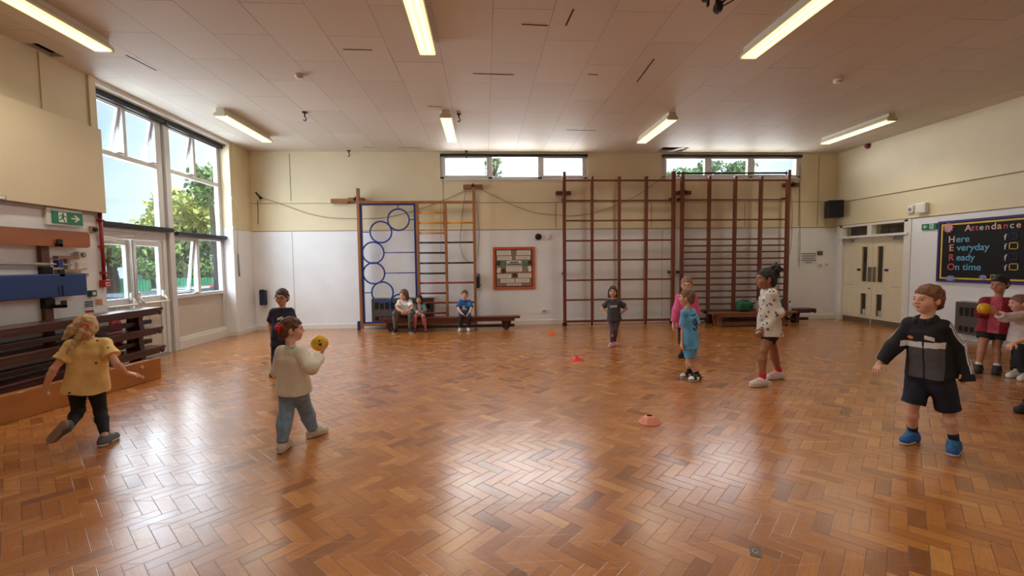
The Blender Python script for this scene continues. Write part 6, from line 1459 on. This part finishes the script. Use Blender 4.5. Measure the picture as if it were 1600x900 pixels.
# ---- girl with curly bun
k = Kid('tall girl with curly black bun in white patterned sweatshirt and red socks facing left',
        dict(head=(1197, 435), sh_l=(1203, 459, -.08), sh_r=(1200, 458, .09), el_l=(1215, 489, -.12), wr_l=(1196, 515, -.16), el_r=(1204, 490, .12), wr_r=(1190, 514, .10), hip_l=(1203, 521, -.06), hip_r=(1201, 520, .06),
             kn_l=(1193, 549, -.10), an_l=(1191.5, 592, -.16), toe_l=(1171, 600, -.18), kn_r=(1209, 547, .08), an_r=(1217, 581, .13), toe_r=(1200, 589, .11)), 5.03, 1.36, (-.95, .27, -.06), 'brown', .005, bf=(-0.93, 0.3))
k.hands = {'l': ((-.6, -.05, -.6), (.3, 1, 0), .5, .1)}
k.body()
HOOD = cloth('white_sweatshirt_fleece', (222, 216, 208), .05); PRN = cloth('grey_black_leaf_print', (92, 88, 84))
def fpr(seed, n, rr, ell=2.2):
    rng = np.random.RandomState(seed)
    def fn(C):
        lo, hi = C.min(0), C.max(0); P = C[rng.randint(len(C), size=n)]; D_ = rng.normal(size=(n, 3)); D_ /= np.linalg.norm(D_, axis=1)[:, None]; m_ = np.zeros(len(C), int)
        for p_, d_ in zip(P, D_):
            q = C - p_; a = q @ d_; w = np.sqrt(np.maximum((q * q).sum(1) - a * a, 0)); m_[(np.abs(a) < rr * ell) & (w < rr * (1 - np.abs(a) / (rr * ell)) + .0015)] = 1
        return m_
    return fn
k.top('sweatshirt', [HOOD, PRN], 1.95, .020, -.02, .030, .006, .018, fpr(3, 95, .011), belly=.006, seed=1.3)
k.pants('shorts', BLACKC, .42, .010, .004, .008, waist=.0); RS = cloth('red_sock_cotton', (206, 34, 52)); PWS = mat('white_pink_trainer', (226, 206, 204), .5)
for q in 'lr': k.sock(q, RS, .055); k.shoe(q, PWS, SOLEW, 1.08, 0, PKS)
BLKH = mat('curly_black_hair', (30, 24, 24), .6, var=.5, scale=60, bump=.8, bscale=70)
def ex(v, q):
    rng = np.random.RandomState(5); B0 = np.array((0, -.085, .085)); v.ell(k.hp(*B0), np.array((.05, .052, .05)) * q, k.hax(), .01)
    for i in range(26):
        d_ = unit(rng.normal(size=3)); p_ = B0 + d_ * .045; v.ell(k.hp(*p_), np.array((.017, .017, .017)) * q, None, .008); e = p_ + d_ * rng.uniform(.015, .035) + np.array((0, -.008, -.006)); v.cap(k.hp(*p_), k.hp(*e), .008 * q, .005 * q, .004)
k.hair(BLKH, 'pulled', .004, ex, front=.060, back=-.075, thick=.006)
# ---- boy in front at the right
k = Kid('boy in black hooded jacket with white stripes and navy shorts walking at the front right',
        dict(head=(1450, 467), sh_r=(1422, 508.5, .03), sh_l=(1473, 508, -.04), el_r=(1397, 541, .02), wr_r=(1375, 567, -.02), el_l=(1494, 542, -.05), wr_l=(1506, 578, -.06), hip_r=(1438, 586, .03), hip_l=(1467, 586, -.04),
             kn_r=(1426, 634, .05), an_r=(1426, 676, .14), toe_r=(1402, 688, .06), kn_l=(1483, 643, -.06), an_l=(1491, 690, -.08), toe_l=(1487, 712, -.20)), 3.14, 1.17, (-.98, .02, -.03), 'fair', .0042, bf=(-0.95, -0.3))
k.hands = {'r': ((-.55, -.2, -.7), (.5, .1, -.3), .45, .22), 'l': (None, None, .6, .1)}
k.body(mat('light_brown_brow', (150, 106, 82), .8))
GREYC = cloth('charcoal_grey_panel', (84, 82, 86)); STR = cloth('white_stripe_fabric', (226, 226, 230)); ORG = cloth('orange_badge', (230, 140, 96))
def fh(C):
    x, y, z = local(k, C); m_ = np.zeros(len(C), int); fr = (y > .012) & (np.abs(x) < .118 + .0 * z) & (z < -.02)
    m_[fr & (z > -.155) & (z < -.112)] = 2; m_[fr & (z <= -.155) & (x < .085)] = 1; m_[fr & (np.abs(x - .0 + .012) < .006)] = 0
    for q in 'lr':                                        # three stripes down the outside of each sleeve
        sh, el, wr = k.J['sh_' + q], k.J['el_' + q], k.J['wr_' + q]; out = k.rt * (1 if q == 'r' else -1)
        for a, b_ in ((sh, el), (el, wr + (wr - el) * .15)):
            d_ = unit(b_ - a); o_ = unit(out + .25 * k.up - d_ * ((out + .25 * k.up) @ d_)); w_ = np.cross(d_, o_); r3 = C - a; L = r3 @ d_; av = r3 @ o_; wv = r3 @ w_ + .004
            on = (L > -.02) & (L < np.linalg.norm(b_ - a) + .01) & (av > .014) & (av < .09)
            for c_ in (-.019, 0, .019): m_[on & (np.abs(wv - c_) < .0058)] = 2
    m_[(x < -.022) & (x > -.078) & (z > -.096 + (x + .05) * .25) & (z < -.066 + (x + .05) * .25) & (y > .015)] = 3
    m_[(((x - .068) / .022) ** 2 + ((z + .085) / .012) ** 2 < 1) & (y > .015)] = 4
    return m_
k.top('hooded_jacket', [BLACKC, GREYC, STR, WHITEC, ORG], {'r': 1.93, 'l': 2.5}, .017, -.005, .012, .005, .012, fh, seed=.7)
v = Vol(); S = k.s; nb = k.msh + k.up * .028 * S
for a in np.linspace(-2.35, 2.35, 17):
    p_ = nb + (k.rt * math.sin(a) * .060 - k.fw * math.cos(a) * .056) * S + k.up * (.012 + .012 * math.cos(a)) * S; v.ell(p_, np.array((.017, .017, .027)) * S, None, .018)
v.ell(nb - k.fw * .075 * S - k.up * .03 * S, np.array((.075, .035, .05)) * S, [k.rt, k.fw, k.up], .03); k.part('hood', v, BLACKC, .003)
c = MB(); zt = k.msh - k.up * .0 + k.fw * .1
k.pants('shorts', NAVYC, .93, .013, .010, .020, .005, waist=.012, seed=2.2)
BSH = mat('blue_trainer_mesh', (36, 92, 158), .6, var=.15, scale=30, bump=.3); TEALS = mat('teal_strap', (50, 128, 140), .6)
for q in 'lr': k.sock(q, NAVYC, .065); k.shoe(q, BSH, SOLEW, 1.13, .01, TEALS)
k.hair(hair_mat('chestnut_hair', (118, 76, 50)), 'short', .0045, None, front=.058, back=-.095, thick=.007)
# ---- child in red cardigan holding the second ball
k = Kid('child in red cardigan and black shorts holding a yellow ball under the display board',
        dict(head=(1562, 443), sh_r=(1543, 471, .03), sh_l=(1573, 471, -.02), el_r=(1533, 490, .03), wr_r=(1530, 487, -.13), el_l=(1577, 493, -.03), wr_l=(1553, 488, -.17), hip_r=(1541, 518, .02), hip_l=(1562, 518, -.02),
             kn_r=(1535, 540, .02), an_r=(1529, 572, .04), toe_r=(1524, 579, -.10), kn_l=(1557, 541, -.02), an_l=(1558, 574, -.03), toe_l=(1552, 582, -.18)), 5.22, 1.22, (-.96, -.2, -.25), 'tan', .0055, bf=(-0.7, -0.7))
k.hands = {'r': ((.6, -.55, -.1), (.55, .3, .4), .5, .15), 'l': ((-.85, -.25, -.1), (0, .2, .8), .5, .15)}
k.body()
REDC = cloth('dark_red_cardigan', (140, 26, 44)); PKD = cloth('pink_patterned_dress', (206, 92, 116), .25, 40)
def fr_(C): x, y, z = local(k, C); return ((x > -.035) & (x < .06) & (y > .01)).astype(int)
k.top('cardigan', [REDC, PKD], 1.85, .018, -.02, .02, .005, .014, fr_, seed=3.); k.pants('shorts', BLACKC, .5, .012, .004, .010)
for q in 'lr': k.sock(q, WHITEC, .045); k.shoe(q, mat('dark_suede_boot', (48, 38, 40), .7), SOLEB, 1.1, .02)
k.hair(hair_mat('black_hair', (34, 28, 28)), 'short', .003, front=.060, back=-.095, thick=.006)
bc = AY(1538, 482, 5.02); t, o = ball('yellow ball held against the red cardigan at the right', bc, .066, [YB_M]); c = MB(); c.tube([bc + .0665 * np.array((math.cos(a), math.sin(a) * .0 - .0, math.sin(a))) for a in np.linspace(0, 6.28, 31)[:-1]], .0025, mat('amber_ball_seam', (190, 130, 20), .5), 6, closed=True); obj('seam', c, t)
# ---- child in white shirt reaching for that ball, at the right edge
k = Kid('child in white shirt with black star reaching for the ball at the right edge',
        dict(head=(1592, 473), sh_l=(1590, 493, -.08), sh_r=(1598, 493, .09), el_l=(1570, 496, -.10), wr_l=(1554, 487, -.03), el_r=(1590, 500, .12), wr_r=(1582, 481, .0), hip_l=(1591, 532, -.06), hip_r=(1597, 532, .06),
             kn_l=(1594, 559, -.10), an_l=(1603, 586, -.10), toe_l=(1591, 592, -.14), kn_r=(1592, 558, .05), an_r=(1587, 581, .04), toe_r=(1574, 587, .02)), 4.98, 1.10, (-.88, .42, -.12), 'fair', .0055, bf=(-0.8, 0.55))
k.hands = {'l': ((-.9, .1, .3), (0, .8, .2), .2, .1), 'r': ((-.3, -.3, .8), (-.3, .5, 0), .6, .1)}
k.body()
def fst(C):
    q = C - k.J['sh_l']; x = q @ (-k.fw); z = q @ k.up - .012; a = np.arctan2(z, x); r = np.hypot(x, z); return ((r < .026 * (.72 + .3 * np.cos(5 * (a - math.pi / 2)))) & (q @ k.rt < .0)).astype(int)
k.top('shirt', [cloth('white_patterned_shirt', (220, 206, 204), .14, 60), BLACKC], {'r': 1.5, 'l': 1.5}, .018, -.02, .02, .006, .016, fst, seed=4.); k.pants('trousers', BLACKC, 1.9, .012, .004, .014)
for q in 'lr': k.shoe(q, WLE, SOLEW, 1.08, 0, GREYP)
k.hair(hair_mat('short_ginger_brown_hair', (128, 92, 70)), 'short', .003, front=.060, back=-.095, thick=.005)
# ---- child mostly outside the right edge: forearm, hand and a dark shoe show
k = Kid('child almost wholly outside the right edge, only forearm and dark shoe in view',
        dict(head=(1690, 452), sh_r=(1668, 500, .06), sh_l=(1694, 504, -.08), el_r=(1624, 524, .12), wr_r=(1585, 536, .12), el_l=(1700, 548, -.1), wr_l=(1690, 590, -.15), hip_r=(1674, 580, .05), hip_l=(1684, 582, -.06),
             kn_r=(1640, 610, .10), an_r=(1606, 634, .03), toe_r=(1574, 645, -.02), kn_l=(1688, 632, -.05), an_l=(1712, 664, -.05), toe_l=(1694, 678, -.12)), 3.85, 1.2, (-.95, .1, -.1), 'light', .006, bf=(-0.9, 0.3))
k.hands = {'r': ((-.8, 0, -.45), (.1, 0, -1), .45, .2)}
k.body(); k.top('t_shirt', NAVYC, .7, .014, -.03, .01, .005, .012); k.pants('trousers', BLACKC, 1.93, .01, 0, .01)
for q in 'lr': k.shoe(q, BW, SOLEB, 1.15)
k.hair(hair_mat('brown_hair', (96, 62, 42)), 'short', .003)
